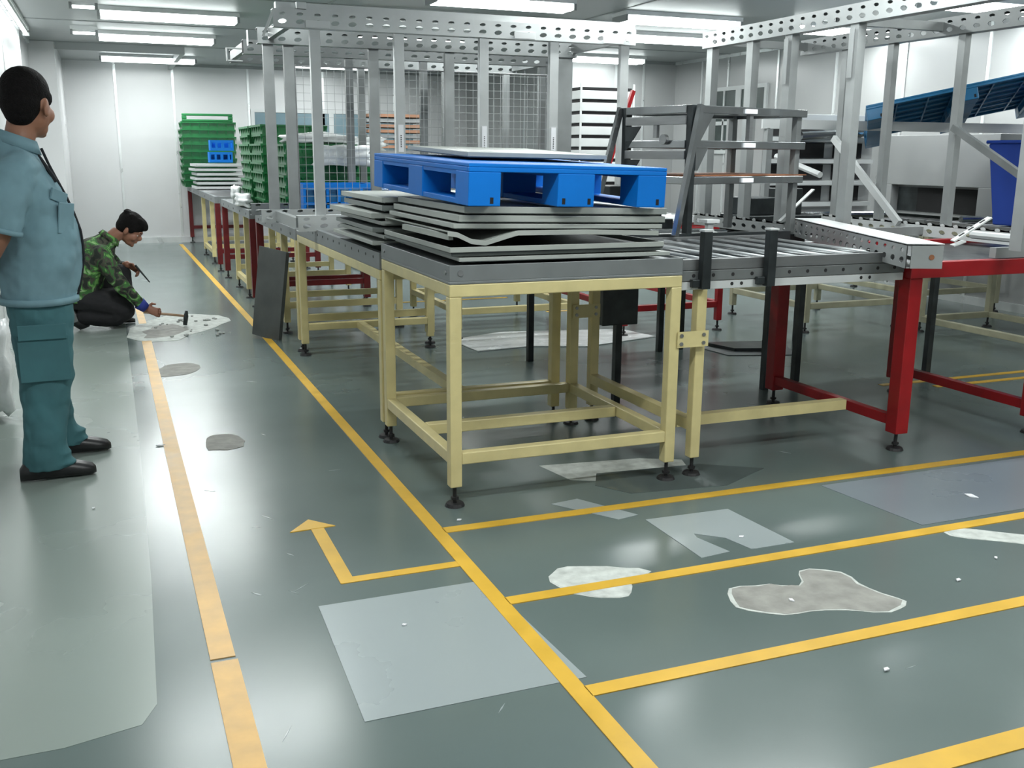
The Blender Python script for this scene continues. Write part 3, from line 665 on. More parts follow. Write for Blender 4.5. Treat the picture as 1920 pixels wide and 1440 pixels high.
# support posts for the rail
for x, y in ((4.8, 6.68), (6.7, 5.92)):
    o = MB().box(x-.025, y-.025, .92, x+.025, y+.025, 1.635).build('rail_post', 'alu'); tag(o, 'pale post carrying the %s end of the horizontal rail' % ('far' if x < 5 else 'near right'), 'post')
# blue bin
bn = thing('plastic_bin', 'deep blue plastic bin standing on the bench at the right edge', 'bin', (6.2, 5.34, .925))
MB().loft([((.25, .25, 0), (.19, 0, 0), (0, .19, 0)), ((.25, .25, .55), (.25, 0, 0), (0, .25, 0))], 4, True)
b_ = MB(); 
b_.add([(.06,.06,0),(.46,.06,0),(.46,.46,0),(.06,.46,0),(0,0,.60),(.52,0,.60),(.52,.52,.60),(0,.52,.60)], [(0,3,2,1),(4,5,6,7),(0,1,5,4),(1,2,6,5),(2,3,7,6),(3,0,4,7)])
b_.build('body', 'bin', bn, bevel=.01)
bx(-.015, -.015, .60, .535, .535, .625).build('lid', 'bin', bn, bevel=.008)
MB().box(.16, -.03, .66, .36, 0, .68).box(.16, -.03, .61, .18, 0, .66).box(.34, -.03, .61, .36, 0, .66).build('handle', 'bin', bn)
MB().box(.13, .012, .44, .135, .02, .52).box(.38, .012, .44, .385, .02, .52).box(.13, .012, .435, .385, .02, .44).build('label_frame', 'alu_white', bn)
# grey cabinet on the wall side
cb = thing('machine_cabinet', 'light grey machine cabinet with dark openings near the right wall', 'cabinet', (6.95, 6.45, .9))
g = MB(); g.box(0, .0, 0, .1, .45, .12).box(0, 0, .12, .1, .45, .26); 
MB().box(0, 0, .27, .6, 2.1, .72).box(0, 0, 0, .6, .18, .27).box(0, 1.22, 0, .6, 2.1, .27).box(.08, .18, 0, .6, 1.22, .27).build('body', 'wall_grey', cb, bevel=.004)
for y0, y1 in ((.2, .56), (.6, .95), (.95, 1.2)): bx(.07, y0, .03, .079, y1, .25).build('opening', 'dark' if y0 < .9 else 'dsteel', cb)
MB().box(-.01, -.06, .3, .02, -.002, .42).build('side_tab', 'alu_white', cb)

# ------------------------------------------------------------------ shelf trolley
tr = thing('shelf_trolley', 'polished steel shelf trolley with slanted handles on the conveyor behind the pallet', 'trolley', (2.985, 4.83, .968), rz=math.radians(14))
for z in (.73, .53, .32):
    MB().box(0, 0, z, 1.02, .04, z+.045).box(0, .56, z, 1.02, .6, z+.045).box(-.03, .04, z, .01, .56, z+.045).box(.98, .04, z, 1.02, .56, z+.045).build('shelf_frame', 'mirror', tr, bevel=.003)
    bx(.01, .04, z+.02, .98, .56, z+.03).build('shelf', 'steel', tr)
    bx(.43, -.012, z+.008, .53, -.0005, z+.034).build('label_strip', 'paper', tr)
bx(.03, 0, .368, 1.05, .6, .374).build('shelf_board', 'rust', tr, label='rust-brown board')
for (x, y) in ((.0, .02), (.97, .04), (.0, .58), (.97, .58)): 
    MB().box(x-.022, y-.022, 0, x+.022, y+.022, .775).build('upright', 'dsteel' if x < .5 else 'alu_grey', tr, bevel=.003)
MB().poly([(0, .73), (.14, .73), (.02, .55), (0, .55)], 0, .005).xf(Matrix(((1,0,0,.02),(0,0,1,-.006),(0,1,0,0),(0,0,0,1)))).build('gusset', 'mirror', tr)
MB().poly([(0, .53), (.10, .53), (.02, .40), (0, .40)], 0, .005).xf(Matrix(((1,0,0,.02),(0,0,1,-.006),(0,1,0,0),(0,0,0,1)))).build('gusset', 'mirror', tr)
MB().bar((.02, -.03, .775), (-.165, -.05, .03), .03, .035).build('handle', 'mirror', tr)
MB().bar((-.02, .62, .775), (-.16, .64, .25), .03, .035).build('handle', 'mirror', tr)
MB().box(.48, .0, .575, .51, .03, .73).build('divider', 'steel', tr)
for z, b in ((.73, -.065), (.53, -.065)): bx(-.032, .04, z+b, -.004, .56, z+b+.05).build('side_bar', 'steel', tr, bevel=.002)
for z in (.66, .46): MB().poly([(0, z), (.14, z), (.03, z-.13), (0, z-.15)], 0, .006).xf(Matrix(((0,0,1,-.03),(-1,0,0,.56),(0,1,0,0),(0,0,0,1)))).build('gusset', 'dsteel', tr)
MB().tube((-.03, .2, .58), (-.055, .2, .58), .03, 12).build('knob', 'steel', tr)
bx(-.03, .28, .59, -.006, .31, .665).build('hanger', 'steel', tr)
tr.scale = (.93, .93, .93)
# red slanted bar and white trays
o = MB().bar((4.02, 7.45, 1.93), (3.80, 7.45, 1.30), .035, .03).build('slanted_bar', 'red'); tag(o, 'red slanted bar standing behind the right end of the blue pallet', 'bar')
o = MB().bar((4.06, 7.42, 1.80), (3.88, 7.42, .95), .03, .03).build('slanted_bar', 'alu_white'); tag(o, 'white slanted bar just right of the red one', 'bar')
wt = thing('white_shelf_rack', 'rack of white shelves with dark gaps behind the right end of the left rack', 'shelf', (4.52, 9.5, 0))
for i in range(9): 
    z = 1.03+i*.118; bx(0, 0, z, .62, .5, z+.085).build('shelf', 'alu_white', wt, bevel=.006)
    bx(.02, .02, z+.085, .6, .48, z+.118).build('gap', 'dark', wt)  # solid dark block painted in for the shade between shelves
for x in (0, .6): bx(x, -.01, 0, x+.02, .0, 2.13).build('post', 'alu_white', wt)
# brown boards behind
for i in range(8):
    o = bx(0, 0, 0, .75, .5, .035).build('board', 'brown' if i % 3 else 'steel'); o.location = (3.0+.01*(i % 3), 12.3, 1.42+i*.062)
    tag(o, '%s board of the brown pile seen through the wire mesh' % ('lowest', 'second', 'third', 'fourth', 'fifth', 'sixth', 'seventh', 'top')[i], 'board', 'brown boards behind the mesh')
o = MB().box(2.85, 12.2, .0, 3.85, 12.9, .04).box(2.85, 12.2, .04, 2.9, 12.25, 1.40).box(3.8, 12.2, .04, 3.85, 12.25, 1.4).box(2.85, 12.85, .04, 2.9, 12.9, 1.4).box(3.8, 12.85, .04, 3.85, 12.9, 1.4).box(2.85, 12.2, 1.37, 3.85, 12.9, 1.415).build('storage_stand', 'alu_grey'); tag(o, 'grey stand carrying the brown boards', 'stand')
# dark t-shaped taps behind the mesh
for i, (x, lab) in enumerate([(3.15, 'left'), (3.5, 'middle'), (3.85, 'right')]):
    o = MB().box(-.09, -.02, .42, .09, .02, .45).box(-.02, -.02, 0, .02, .02, .42).build('clamp_stand', 'dsteel'); o.location = (x, 8.0, .955); tag(o, '%s dark T-shaped stand rising behind the front tray' % lab, 'stand', 'T-shaped stands')
# white machine with dark openings
wmach = thing('white_machine', 'white machine frame with rows of dark openings behind the trolley', 'machine', (5.1, 7.12, .93))
bx(0, .05, 0, 1.15, .6, .84).build('body', 'wall_grey', wmach, bevel=.004)
for r in range(4):
    z = .12+r*.18
    for (x0, x1) in ((.03, .25), (.29, .62), (.72, 1.02)):
        f = bx(x0, .035, z, x1, .049, z+.125).build('opening', 'dark', wmach)
    MB().box(0, -.005, z-.045, 1.12, .034, z-.01).build('ledge', 'alu_white', wmach)
MB().tube((.3, -.05, .66), (.98, -.05, .70), .035, 12).tube((.98, -.05, .70), (1.04, -.05, .70), .05, 12).build('chrome_pipe', 'mirror', wmach, smooth=False)
# clutter of bright pipes on the rear benches
cl_ = [((2.7, 5.6, .93), (3.7, 5.55, .93), .03), ((2.7, 5.8, .925), (3.7, 5.78, .925), .025), ((4.1, 5.7, .925), (4.75, 5.75, .925), .022), ((5.3, 6.9, .948), (6.2, 6.8, .948), .028), ((6.25, 5.1, .956), (6.95, 5.05, .956), .035), ((6.25, 6.1, .946), (6.95, 6.05, .946), .025), ((2.7, 6.35, .92), (3.7, 6.35, .92), .02)]
nm = ['dark bench front', 'far left', 'below the trolley', 'right of the trolley', 'nearest the blue bin', 'before the blue bin', 'upper rear']
for (p, q, r), n_ in zip(cl_, nm):
    o = MB().tube(p, q, r, 10).build('steel_pipe', 'mirror', smooth=False); tag(o, 'loose steel pipe on the rear benches, the one %s' % n_, 'pipe', 'loose pipes on the rear benches')
o = MB().box(2.85, 6.0, .905, 3.58, 6.36, 1.0).box(2.9, 6.02, 1.0, 3.5, 6.34, 1.12).box(3.1, 6.02, 1.12, 3.3, 6.3, 1.22).build('press_unit', 'dsteel', bevel=.006); tag(o, 'dark machine unit on the bench behind the tray stack', 'machine')
o = MB().box(4.08, 5.85, .905, 4.7, 6.2, 1.02).box(4.1, 5.9, 1.02, 4.35, 6.15, 1.14).box(4.45, 5.95, 1.02, 4.6, 6.15, 1.2).build('press_unit', 'dsteel', bevel=.006); tag(o, 'dark machine unit under the rusty board of the trolley', 'machine')
o = MB().box(0, 0, 0, .12, .12, .02).box(.03, .03, .02, .09, .09, .1).box(-.01, -.01, .1, .13, .13, .135).build('white_bracket', 'alu_white', bevel=.004); o.scale = (.6, .6, .6); o.location = (3.12, 4.86, .99); tag(o, 'white clamp standing right of the trolley upright', 'clamp')
o = MB().ell((0, 0, .06), (.09, .07, .06), 10, 6).build('metal_scraps', 'mirror'); o.location = (4.35, 5.45, .905); tag(o, 'crumpled shiny metal scrap behind the loose beam', 'scrap')
o = MB().bar((2.7, 4.90, .93), (4.0, 5.16, .93), .06, .05).build('dark_rail', 'dsteel'); tag(o, 'dark horizontal rail under the trolley feet', 'rail')

# ------------------------------------------------------------------ crates on the walkway benches
def crate(wx, wy, h, m='green', name='crate'):
    r = thing(name, '', 'crate')
    g = MB(); t = .008
    zt = h
    g.box(.02, .02, 0, wx-.02, wy-.02, .008)
    for (x0, y0, x1, y1) in ((.02, .02, wx-.02, .02+t), (.02, wy-.02-t, wx-.02, wy-.02), (.02, .02+t, .02+t, wy-.02-t), (wx-.02-t, .02+t, wx-.02, wy-.02-t)): g.box(x0, y0, .008, x1, y1, zt-.018)
    g.build('body', m, r)
    g = MB().box(0, 0, zt-.018, wx, .02, zt).box(0, wy-.02, zt-.018, wx, wy, zt).box(0, .02, zt-.018, .02, wy-.02, zt).box(wx-.02, .02, zt-.018, wx, wy-.02, zt)
    n = max(3, int(wx/.13))
    for i in range(n+1):
        x = i*(wx-.02)/n; g.add([(x, .002, zt-.018), (x+.02, .002, zt-.018), (x+.01, .012, .012), (x, .02, zt-.018), (x+.02, .02, zt-.018)], [(0,1,2),(0,2,3),(1,4,2),(3,2,4),(0,3,4,1)])
    n = max(3, int(wy/.13))
    for i in range(n+1):
        y = i*(wy-.02)/n; g.add([(.002, y, zt-.018), (.002, y+.02, zt-.018), (.012, y+.01, .012), (.02, y, zt-.018), (.02, y+.02, zt-.018)], [(0,1,2),(0,2,3),(1,4,2),(3,2,4),(0,3,4,1)])
    g.build('rim', m, r)
    return r
ORD = ['lowest', 'second', 'third', 'fourth', 'fifth', 'sixth', 'seventh', 'eighth', 'ninth', 'tenth', 'eleventh', 'twelfth']
proto = crate(.62, .72, .085); used = False
def stack(x, y, z, n, desc, grp, pr, dz, jit=.012, cut=None):
    global used
    for i in range(n):
        o = pr if not pr.get('used') else copy_tree(pr)
        if not pr.get('used'): pr['used'] = 1
        o.location = (x+random.uniform(-jit, jit), y+random.uniform(-jit, jit), z+i*dz); o.rotation_euler.z = random.uniform(-.02, .02)
        o['label'] = '%s green crate from the bottom %s' % (ORD[i], desc); o['group'] = grp
stack(1.38, 8.55, .893, 7, 'of the front crate stack beside the rack post', 'green crates, front stack', proto, .0855)
stack(1.34, 9.6, .902, 9, 'of the middle crate stack on the nearer bench', 'green crates, middle stack', proto, .0855, .006)
pr2 = crate(.80, .6, .106)
stack(1.33, 10.37, .902, 9, 'of the rear crate stack on the nearer bench', 'green crates, rear stack on the nearer bench', proto, .0855, .006)
stack(1.09, 16.1, .902, 9, 'of the far crate stack near the back wall', 'green crates, far stack', pr2, .1065, .008)
pr3 = crate(.55, .5, .085)
stack(2.02, 9.65, .902, 6, 'of the crate stack behind the wire mesh', 'green crates behind the mesh', pr3, .0855, .006)
for o in (proto, pr2, pr3):
    if 'used' in o: del o['used']
for o in list(C.objects):
    if 'used' in o: del o['used']
uc = thing('crate', 'green crate stood on its side on top of the far stack, handle slot showing', 'crate', (1.12, 16.15, 1.862))
MB().box(0, 0, 0, .74, .03, .035).box(0, 0, .085, .74, .03, .12).box(0, 0, .035, .07, .03, .085).box(.67, 0, .035, .74, .03, .085).box(0, .03, 0, .74, .4, .015).build('body', 'green', uc, bevel=.008)
bc = [(1.44, 15.1, 1.275, 'lower'), (1.46, 15.1, 1.44, 'upper')]
for x, y, z, n_ in bc:
    r = thing('small_crate', '%s of the two small blue crates on the white trays' % n_, 'crate', (x-.05, y, z), group='small blue crates')
    MB().box(0, 0, 0, .32, .25, .02).box(0, 0, .02, .02, .25, .145).box(.3, 0, .02, .32, .25, .145).box(.02, .23, .02, .3, .25, .145).box(.02, 0, .11, .3, .02, .145).box(.02, 0, .02, .3, .02, .04).box(.07, 0, .04, .10, .02, .11).box(.15, 0, .04, .19, .02, .11).box(.25, 0, .04, .28, .02, .11).build('body', 'blue', r)
for i in range(6):
    tray(1.16+.03*(i % 2), 14.9, .905+i*.062, .66, .7, .04, m='alu_white', rot=(0, 0, .01*i), lab='%s white tray from the bottom under the small blue crates' % ORD[i], group='white trays on the far bench')
# blue crates behind the mesh
for i, (x, z) in enumerate(((1.36, .897), (1.93, .897))):
    r = thing('crate', '%s blue crate behind the wire mesh at bench height' % ('left', 'right')[i], 'crate', (x, 7.62, z), group='blue crates behind the mesh')
    g = MB().box(0, 0, 0, .54, .4, .02).box(0, 0, .26, .54, .02, .295).box(0, .38, .02, .54, .4, .295).box(0, .02, .02, .02, .38, .295).box(.52, .02, .02, .54, .38, .295)
    for k in range(7): g.box(k*.0867, 0, .02, k*.0867+.02, .02, .26)
    g.box(.02, .0, .14, .52, .018, .16); g.build('body', 'blue', r)
    bx(.03, .03, .02, .5, .37, .25).build('lining', 'blue2', r)
# white films and bags
def cloth_blob(name, label, c, r, seed, sy=1):
    rnd = random.Random(seed); bm = bmesh.new(); bmesh.ops.create_icosphere(bm, subdivisions=3, radius=1)
    for v in bm.verts:
        n = 1+.22*math.sin(v.co.x*5+seed)*math.cos(v.co.y*4+seed*2)+.12*math.sin(v.co.z*9+seed)+rnd.uniform(-.04, .04)
        q = max(abs(v.co.x), abs(v.co.y), abs(v.co.z)); v.co = v.co*(.55+.45/q)*n*.8
        v.co = Vector((v.co.x*r[0], v.co.y*r[1], max(-.98, v.co.z)*r[2]))
    me = bpy.data.meshes.new(name); bm.to_mesh(me); bm.free(); me.materials.append(M['bag'])
    for p in me.polygons: p.use_smooth = True
    o = bpy.data.objects.new(name, me); C.objects.link(o); o.location = c; return tag(o, label, 'bag')
cloth_blob('plastic_bag', 'small white plastic bag slumped on the bench edge beside the green crates', (1.235, 10.15, .965), (.085, .42, .075), 1)
cloth_blob('plastic_bag', 'tall pinched tip of white plastic on the bench edge bag', (1.235, 10.8, 1.0), (.06, .12, .11), 3)
cloth_blob('wrapped_goods', 'upper white plastic-wrapped bundle on the front crate stack', (1.72, 8.75, 1.535), (.36, .26, .06), 5)
cloth_blob('wrapped_goods', 'lower white plastic-wrapped bundle hanging over the front crates', (1.85, 8.45, 1.40), (.30, .12, .10), 8)
cloth_blob('wrapped_goods', 'white plastic roll behind the mesh above the green crates', (2.2, 9.15, 1.36), (.42, .12, .05), 11)
cloth_blob('wrapped_goods', 'grey-white wrapped goods on the crates behind the mesh', (2.3, 9.85, 1.51), (.35, .22, .08), 15)
cloth_blob('plastic_sack', 'pale sack standing by the left wall behind the standing man', (-.64, 5.9, .30), (.12, .2, .3), 21)

# ------------------------------------------------------------------ people
def organic(mb, name, m, par, voxel=.008, smooth=6, folds=0, fscale=.1):
    o = mb.build(name, m, par, smooth=True)
    r = o.modifiers.new('remesh', 'REMESH'); r.mode = 'VOXEL'; r.voxel_size = voxel; r.use_smooth_shade = True
    s = o.modifiers.new('smooth', 'SMOOTH'); s.factor = .5; s.iterations = smooth
    if folds:
        for k, (sc, st) in enumerate(((fscale, folds), (fscale*.4, folds*.35))):
            tx = bpy.data.textures.new(name+'_folds', 'CLOUDS'); tx.noise_scale = sc; tx.noise_depth = 1; tx.noise_basis = 'VORONOI_F2_F1' if k == 0 else 'BLENDER_ORIGINAL'
            d = o.modifiers.new('folds', 'DISPLACE'); d.texture = tx; d.strength = st; d.mid_level = .5; d.texture_coords = 'LOCAL'
        s2 = o.modifiers.new('smooth2', 'SMOOTH'); s2.factor = .5; s2.iterations = 3
    return o
def ring(c, a, b, rz=0, tilt=0):
    """horizontal ring: half depth a (local x), half width b (local y)"""
    R = Euler((0, tilt, rz)).to_matrix(); return (c, tuple(R@Vector((a, 0, 0))), tuple(R@Vector((0, b, 0))))
def hand(mb, wrist, palm, side, R=.0085, curl=.5, scale=1.0):
    """wrist point, palm direction, side vector (towards thumb); fingers curl about palm normal"""
    wv = Vector(wrist); d = Vector(palm).normalized(); s = Vector(side).normalized(); n = d.cross(s).normalized()
    L = .09*scale
    mb.loft([(wv, s*.026*scale, n*.018*scale), (wv+d*L*.5, s*.038*scale, n*.017*scale), (wv+d*L, s*.04*scale, n*.014*scale)], 10)
    for i, fl in enumerate((.068, .078, .072, .056)):
        b = wv+d*L*.95+s*(.030-.02*i)*scale; p = b; pts = [(*p, R*1.1)]
        ang = 0
        for k in range(3):
            ang += curl*(.9 if k else .6); dd = d*math.cos(ang)+n*math.sin(ang); p = p+dd*fl*scale*(.45, .32, .23)[k]; pts.append((*p, R*(1.0, .93, .85)[k]))
        mb.limb(pts, 8)
    b = wv+d*L*.3+s*.028*scale; t1 = b+(d*.6+s*.7+n*.25*curl)*.04*scale; t2 = t1+(d*.8+s*.1+n*.6*curl)*.032*scale
    mb.limb([(*b, R*1.25), (*t1, R*1.15), (*t2, R)], 8)
def head(par, c, rz, pitch, sc=1.0, skin='skin', short=True, body=None):
    """head features in local frame x forward, z up; skin parts added to body mesh buffer"""
    R = Euler((0, pitch, rz)).to_matrix(); c = Vector(c)
    def T(p): return c+R@(Vector(p)*sc)
    def E(mb, p, r, rot=None): mb.ell(T(p), tuple(x*sc for x in r), 18, 12, R@(rot or Matrix.Identity(3)))
    E(body, (-.01, 0, .035), (.094, .078, .095)); E(body, (.02, 0, -.02), (.075, .066, .085)); E(body, (.045, 0, -.075), (.042, .045, .035))
    E(body, (.083, 0, .03), (.014, .045, .016)); E(body, (.098, 0, -.012), (.020, .013, .024)); E(body, (.088, 0, -.052), (.013, .026, .014))
    E(body, (.055, .045, -.025), (.030, .022, .03)); E(body, (.055, -.045, -.025), (.030, .022, .03)); E(body, (.078, 0, -.092), (.018, .022, .016))
    for s in (-1, 1):
        E(body, (-.008, s*.080, -.008), (.020, .009, .034), Euler((0, .2, s*-.35)).to_matrix()); E(body, (-.005, s*.077, -.03), (.011, .008, .013))
    ey = MB()
    for s in (-1, 1): E(ey, (.074, s*.031, .004), (.009, .012, .005))
    ey.build('eye', 'eye', par, smooth=True)
    ir = MB()
    for s in (-1, 1): E(ir, (.0825, s*.031, .004), (.003, .005, .0045))
    ir.build('iris', 'black', par, smooth=True)
    lp_ = MB(); E(lp_, (.094, 0, -.057), (.006, .020, .005)); lp_.build('lips', 'lips', par, smooth=True)
    bw = MB()
    for s in (-1, 1): E(bw, (.086, s*.030, .034), (.006, .017, .004), Euler((0, 0, s*.35)).to_matrix())
    bw.build('eyebrow', 'hair', par, smooth=True)
    h = MB()
    if short:
        E(h, (-.018, 0, .052), (.097, .083, .088)); E(h, (-.045, 0, .005), (.066, .074, .075)); E(h, (-.05, 0, -.035), (.045, .058, .045))
        for s in (-1, 1): E(h, (.015, s*.068, .03), (.03, .014, .03))
    else:
        E(h, (-.02, 0, .058), (.108, .090, .090)); E(h, (-.05, 0, .01), (.070, .080, .075)); E(h, (.055, 0, .098), (.06, .065, .035), Euler((0, .5, 0)).to_matrix())
        for s in (-1, 1): E(h, (.012, s*.072, .03), (.035, .016, .042))
        for i in range(14): 
            a = i*.9; E(h, (-.02+.075*math.cos(a), .055*math.sin(a), .108+.006*math.sin(i*2.3)), (.035, .03, .022))
    organic(h, 'hair', 'hair', par, .007, 3)

# standing man, seen from behind on his right side
ps = thing('person', 'standing person in grey-blue short-sleeved work shirt and teal trousers, looking away at the left', 'person', (-.315, 4.84, 0), rz=math.radians(4))
bd = MB()
bd.loft([ring((-.045, 0, 1.36), .07, .085), ring((-.03, 0, 1.43), .068, .075), ring((-.005, 0, 1.50), .064, .064), ring((.015, 0, 1.57), .066, .066)], 16)
bd.loft([ring((0, 0, .80), .12, .16), ring((0, 0, 1.0), .12, .16), ring((-.01, 0, 1.25), .10, .17), ring((-.03, 0, 1.38), .07, .12)], 16)
for s in (-1, 1):
    bd.limb([(-.03, s*.15, 1.33, .045), (-.09, s*.235, 1.20, .050), (-.125, s*.245, 1.08, .045), (-.17, s*.20, 1.0, .043), (-.20, s*.08, .95, .032)], 14)
    bd.limb([(0, s*.09, .80, .06), (0, s*.1, .48, .045), (-.045 if s < 0 else .045, -.155 if s < 0 else .215, .11, .045)], 12)
hand(bd, (-.20, -.08, .95), (.0, 1, -.25), (0, .2, 1), curl=.5); hand(bd, (-.235, .08, .95), (.0, -1, -.35), (0, -.2, 1), curl=.5)
head(ps, (.03, 0, 1.605), math.radians(56), math.radians(6), 1.14, body=bd)
organic(bd, 'body', 'skin', ps, .0065, 3)
sh = MB()
sh.loft([ring((.0, 0, .775), .158, .195), ring((.015, 0, .86), .168, .20), ring((.028, 0, .98), .178, .205), ring((.025, 0, 1.10), .172, .21), ring((.005, 0, 1.22), .150, .215),
         ring((-.015, 0, 1.32), .128, .215, tilt=.05), ring((-.03, 0, 1.39), .105, .175, tilt=.15), ring((-.035, 0, 1.435), .09, .12, tilt=.2), ring((-.03, 0, 1.465), .082, .088, tilt=.3)], 24)
for s in (-1, 1):
    sh.limb([(-.02, s*.13, 1.345, .085), (-.045, s*.195, 1.315, .085), (-.075, s*.232, 1.22, .080), (-.09, s*.243, 1.17, .078)], 16)
    sh.loft([((-.085, s*.24, 1.19), (.079, 0, -.02), (0, .076, 0)), ((-.118, s*.252, 1.10), (.080, 0, -.025), (0, .072, 0))], 16)
sob = organic(sh, 'shirt', 'shirt', ps, .009, 4, folds=.022, fscale=.16)
def surf(z, y):
    T_ = [(.775, 0, .158, .195), (.86, .015, .168, .20), (.98, .028, .178, .205), (1.10, .025, .172, .21), (1.22, .005, .150, .215), (1.32, -.015, .128, .215), (1.39, -.02, .105, .175), (1.45, -.02, .09, .12)]
    for (z0, c0, a0, b0), (z1, c1, a1, b1) in zip(T_, T_[1:]):
        if z <= z1: break
    t = (z-z0)/(z1-z0); c_, a_, b_ = c0+(c1-c0)*t, a0+(a1-a0)*t, b0+(b1-b0)*t
    return c_+a_*math.sqrt(max(0, 1-(y/b_)**2))-.003
# collar, pocket flaps, piping
co = MB(); co.loft([ring((-.025, 0, 1.435), .098, .105, tilt=.35), ring((-.022, 0, 1.485), .080, .085, tilt=.35)], 20, cap=False)
cc = co.build('collar', 'shirt', sob, smooth=True); so = cc.modifiers.new('s', 'SOLIDIFY'); so.thickness = .008
def patchbox(par, name, m, c, wx, hz, rot, t=.008):
    o = bx(-wx/2, -t/2, -hz/2, wx/2, t/2, hz/2).build(name, m, par, bevel=.003); o.location = c; o.rotation_euler = rot; return o
patchbox(sob, 'pocket_flap', 'shirt', (surf(1.232, -.14)+.002, -.14, 1.232), .105, .05, (.1, .3, .95), .012)
patchbox(sob, 'pocket', 'shirt', (surf(1.14, -.145)-.001, -.145, 1.14), .10, .13, (.05, .1, .92), .008)
pts = [(surf(z, y), y, z) for y, z in ((-.05, 1.43), (-.045, 1.37), (-.045, 1.30), (-.04, 1.22), (-.04, 1.15), (-.04, 1.08), (-.04, 1.02), (-.04, .96), (-.04, .90), (-.04, .84), (-.04, .785))]
pp = MB()
for a, b2 in zip(pts, pts[1:]): pp.tube(a, b2, .006, 6)
pp.build('piping', 'piping', sob, label='black front piping')
pp = MB().limb([(surf(z, y), y, z, r) for y, z, r in ((-.11, 1.40, .005), (-.105, 1.35, .008), (-.09, 1.30, .012))], 6); pp.build('piping', 'piping', sob, label='black shoulder piping')
MB().loft([((-.116, -.252, 1.115), (.082, 0, -.025), (0, .070, 0)), ((-.12, -.253, 1.095), (.082, 0, -.025), (0, .070, 0))], 18).build('sleeve_hem', 'shirt', sob, smooth=True)
MB().loft([ring((.0, 0, .80), .166, .203), ring((.0, 0, .772), .165, .202)], 24).build('hem', 'shirt', sob, smooth=True)
tr_ = MB()
tr_.loft([ring((0, 0, .86), .14, .175), ring((0, 0, .76), .145, .18), ring((0, 0, .70), .14, .18)], 20)
for s in (-1, 1):
    fy = -.155 if s < 0 else .215
    fx = 0 if s < 0 else .075
    tr_.loft([ring((0, s*.085, .78), .142, .105), ring((0, s*.092, .64), .132, .102), ring((.002, s*.10, .48), .122, .098), ring((-.012, s*.12 if s < 0 else .145, .33), .108, .088), ring((-.03+fx*.6, fy*.98, .18), .098, .084), ring((-.03+fx, fy, .10), .104, .084), ring((-.032+fx, fy, .045), .100, .08)], 18)
    for z, dx in ((.12, .03), (.075, .045), (.48, .012), (.42, .01)): tr_.ell((dx-.035+(fx if z < .2 else 0), fy if z < .2 else s*.1, z), (.088, .078, .02), 14, 8)
tob = organic(tr_, 'trousers', 'trous', ps, .009, 4, folds=.026, fscale=.17)
patchbox(tob, 'pocket_flap', 'trous', (-.002, -.199, .665), .19, .065, (-.03, 0, 0), .012)
patchbox(tob, 'pocket_panel', 'trous', (-.002, -.195, .55), .20, .2, (-.03, 0, 0), .006)
for s in (-1, 1):
    fy = -.155 if s < 0 else .215; b = MB(); x0 = -.045 if s < 0 else .045
    b.loft([((x0-.10, fy, .03), (0, .030, 0), (0, 0, .028)), ((x0-.08, fy, .045), (0, .040, 0), (0, 0, .043)), ((x0, fy, .05), (0, .044, 0), (0, 0, .047)), ((x0+.08, fy, .045), (0, .046, 0), (0, 0, .043)), ((x0+.15, fy, .035), (0, .048, 0), (0, 0, .034)), ((x0+.195, fy, .028), (0, .036, 0), (0, 0, .026)), ((x0+.21, fy, .022), (0, .018, 0), (0, 0, .014))], 14)
    for i in range(len(b.v)):
        x, y, z = b.v[i]; b.v[i] = (x, y, max(z, .004))
    b.build('shoe', 'shoe', ps, smooth=True)

# crouching man
pc = thing('person', 'crouching person in green camouflage jacket and black trousers, striking the floor with a hammer', 'person', (-.05, 8.85, 0))
bd = MB()
bd.loft([((-.02, 0, .66), (.07, 0, 0), (0, .075, 0)), ((.06, 0, .73), (.055, 0, -.03), (0, .06, 0)), ((.13, 0, .78), (.05, 0, -.04), (0, .06, 0))], 14)
bd.loft([((-.17, 0, .24), (.10, 0, .02), (0, .15, 0)), ((-.14, 0, .45), (.10, 0, -.04), (0, .15, 0)), ((-.04, 0, .64), (.08, 0, -.05), (0, .14, 0))], 14)
bd.limb([(-.03, -.17, .60, .05), (.10, -.24, .38, .042), (.27, -.22, .17, .03)], 12); hand(bd, (.27, -.22, .17), (.8, 0, -.35), (.1, .25, 1), curl=.95, R=.0095)
bd.limb([(-.03, .17, .60, .05), (.09, .2, .45, .042), (.16, .10, .50, .03)], 12); hand(bd, (.16, .10, .50), (.7, -.2, -.45), (.1, -.6, .6), curl=.9, R=.0095)
bd.limb([(-.15, .1, .24, .08), (.1, .12, .36, .055), (.06, .12, .1, .045)], 12); bd.limb([(-.15, -.1, .22, .08), (.06, -.10, .10, .055), (-.22, -.1, .09, .045)], 12)
head(pc, (.20, 0, .79), math.radians(-12), math.radians(38), 1.02, body=bd, short=False)
organic(bd, 'body', 'skin_dark', pc, .0065, 3)
jk = MB()
jk.loft([((-.20, 0, .23), (.15, 0, .04), (0, .20, 0)), ((-.19, 0, .34), (.16, 0, .0), (0, .21, 0)), ((-.16, 0, .46), (.155, 0, -.05), (0, .215, 0)), ((-.10, 0, .57), (.14, 0, -.08), (0, .215, 0)), ((-.04, 0, .65), (.115, 0, -.08), (0, .18, 0)), ((.01, 0, .70), (.075, 0, -.06), (0, .10, 0)), ((.04, 0, .725), (.065, 0, -.055), (0, .08, 0))], 22)
jk.limb([(-.03, -.16, .61, .088), (.02, -.21, .50, .078), (.10, -.245, .37, .068), (.19, -.235, .26, .056), (.235, -.228, .205, .05)], 14)
jk.limb([(-.03, .16, .61, .088), (.09, .21, .45, .065), (.13, .14, .48, .05)], 14)
job = organic(jk, 'jacket', 'camo', pc, .009, 3, folds=.022, fscale=.12)
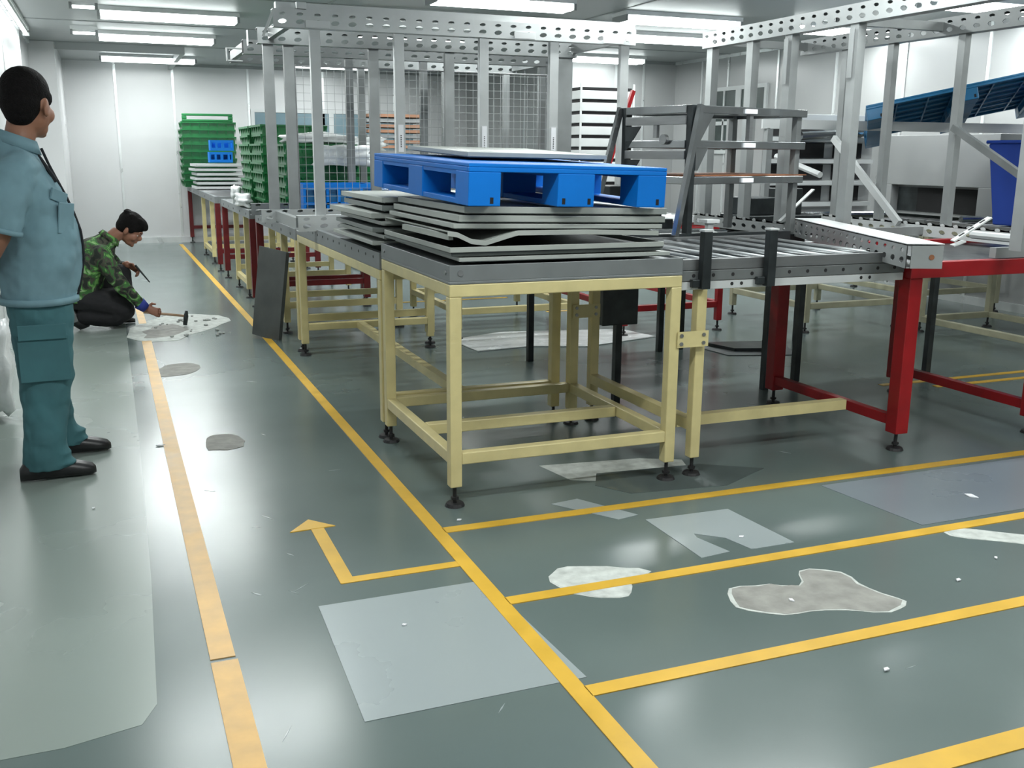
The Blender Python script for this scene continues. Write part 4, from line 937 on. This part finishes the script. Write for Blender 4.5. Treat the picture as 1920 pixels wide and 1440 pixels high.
MB().tube((.225, -.23, .215), (.272, -.221, .170), .053, 14, .040).build('cuff', 'bcuff', job, smooth=True, label='blue cuff')
MB().loft([((.03, 0, .715), (.072, 0, -.06), (0, .086, 0)), ((.055, 0, .755), (.062, 0, -.045), (0, .072, 0))], 16).build('collar', 'camo', job, smooth=True)
tq = MB()
tq.loft([((-.20, 0, .17), (.13, 0, 0), (0, .19, 0)), ((-.19, 0, .27), (.14, 0, 0), (0, .19, 0)), ((-.17, 0, .34), (.12, 0, 0), (0, .18, 0))], 16)
tq.limb([(-.17, .1, .25, .11), (.0, .12, .34, .105), (.12, .13, .42, .078), (.11, .13, .30, .085), (.08, .13, .13, .075)], 14)
tq.limb([(-.17, -.1, .24, .115), (-.02, -.12, .20, .11), (.10, -.12, .15, .10), (.02, -.12, .10, .09), (-.20, -.11, .11, .075)], 14)
tq.limb([(-.05, -.06, .2, .13), (.07, -.08, .22, .125)], 12); tq.limb([(.10, .10, .44, .07), (.12, .06, .30, .075), (.10, -.02, .12, .08)], 12)
for i in range(len(tq.v)):
    x, y, z = tq.v[i]; tq.v[i] = (x, y, max(z, .012))
organic(tq, 'trousers', 'btrous', pc, .009, 3, folds=.015, fscale=.14)
b = MB().loft([((-.31, -.11, .20), (0, .03, 0), (.03, 0, .0)), ((-.29, -.11, .15), (0, .042, 0), (.045, 0, .02)), ((-.25, -.11, .06), (0, .045, 0), (.04, 0, .02)), ((-.20, -.11, .018), (0, .04, 0), (.04, 0, .014))], 12); b.build('shoe', 'shoe', pc, smooth=True)
MB().poly([(-.028, -.05), (.028, -.05), (.028, .05), (-.028, .05)], 0, .004).xf(Matrix.Translation((-.285, -.155, .12))@Euler((math.pi/2, -.3, 0)).to_matrix().to_4x4()).build('sole_patch', 'alu_grey', pc)
b = MB().loft([((-.02, .13, .03), (0, .03, 0), (0, 0, .028)), ((.05, .13, .045), (0, .043, 0), (0, 0, .04)), ((.14, .13, .03), (0, .045, 0), (0, 0, .028)), ((.19, .13, .02), (0, .03, 0), (0, 0, .016))], 12); b.build('shoe', 'shoe', pc, smooth=True)
hm = thing('hammer', 'small hammer in the right hand of the crouching person', 'hammer', (.30, 8.63, .125), rot=(0, math.radians(9), math.radians(2)))
MB().tube((-.10, 0, 0), (.24, 0, 0), .0115, 10, .010).build('handle', 'wood', hm, smooth=True)
MB().tube((.235, 0, -.075), (.235, 0, .0), .017, 12, .02).tube((.235, 0, 0), (.235, 0, .045), .02, 12, .010).build('head', 'dsteel', hm)
ch = MB().tube((0, 0, .05), (0, 0, -.13), .009, 8, .005).build('chisel', 'dsteel'); ch.location = (.20, 8.86, .46); ch.rotation_euler = (0, math.radians(-35), 0); tag(ch, 'thin steel chisel in the left hand of the crouching person', 'chisel')
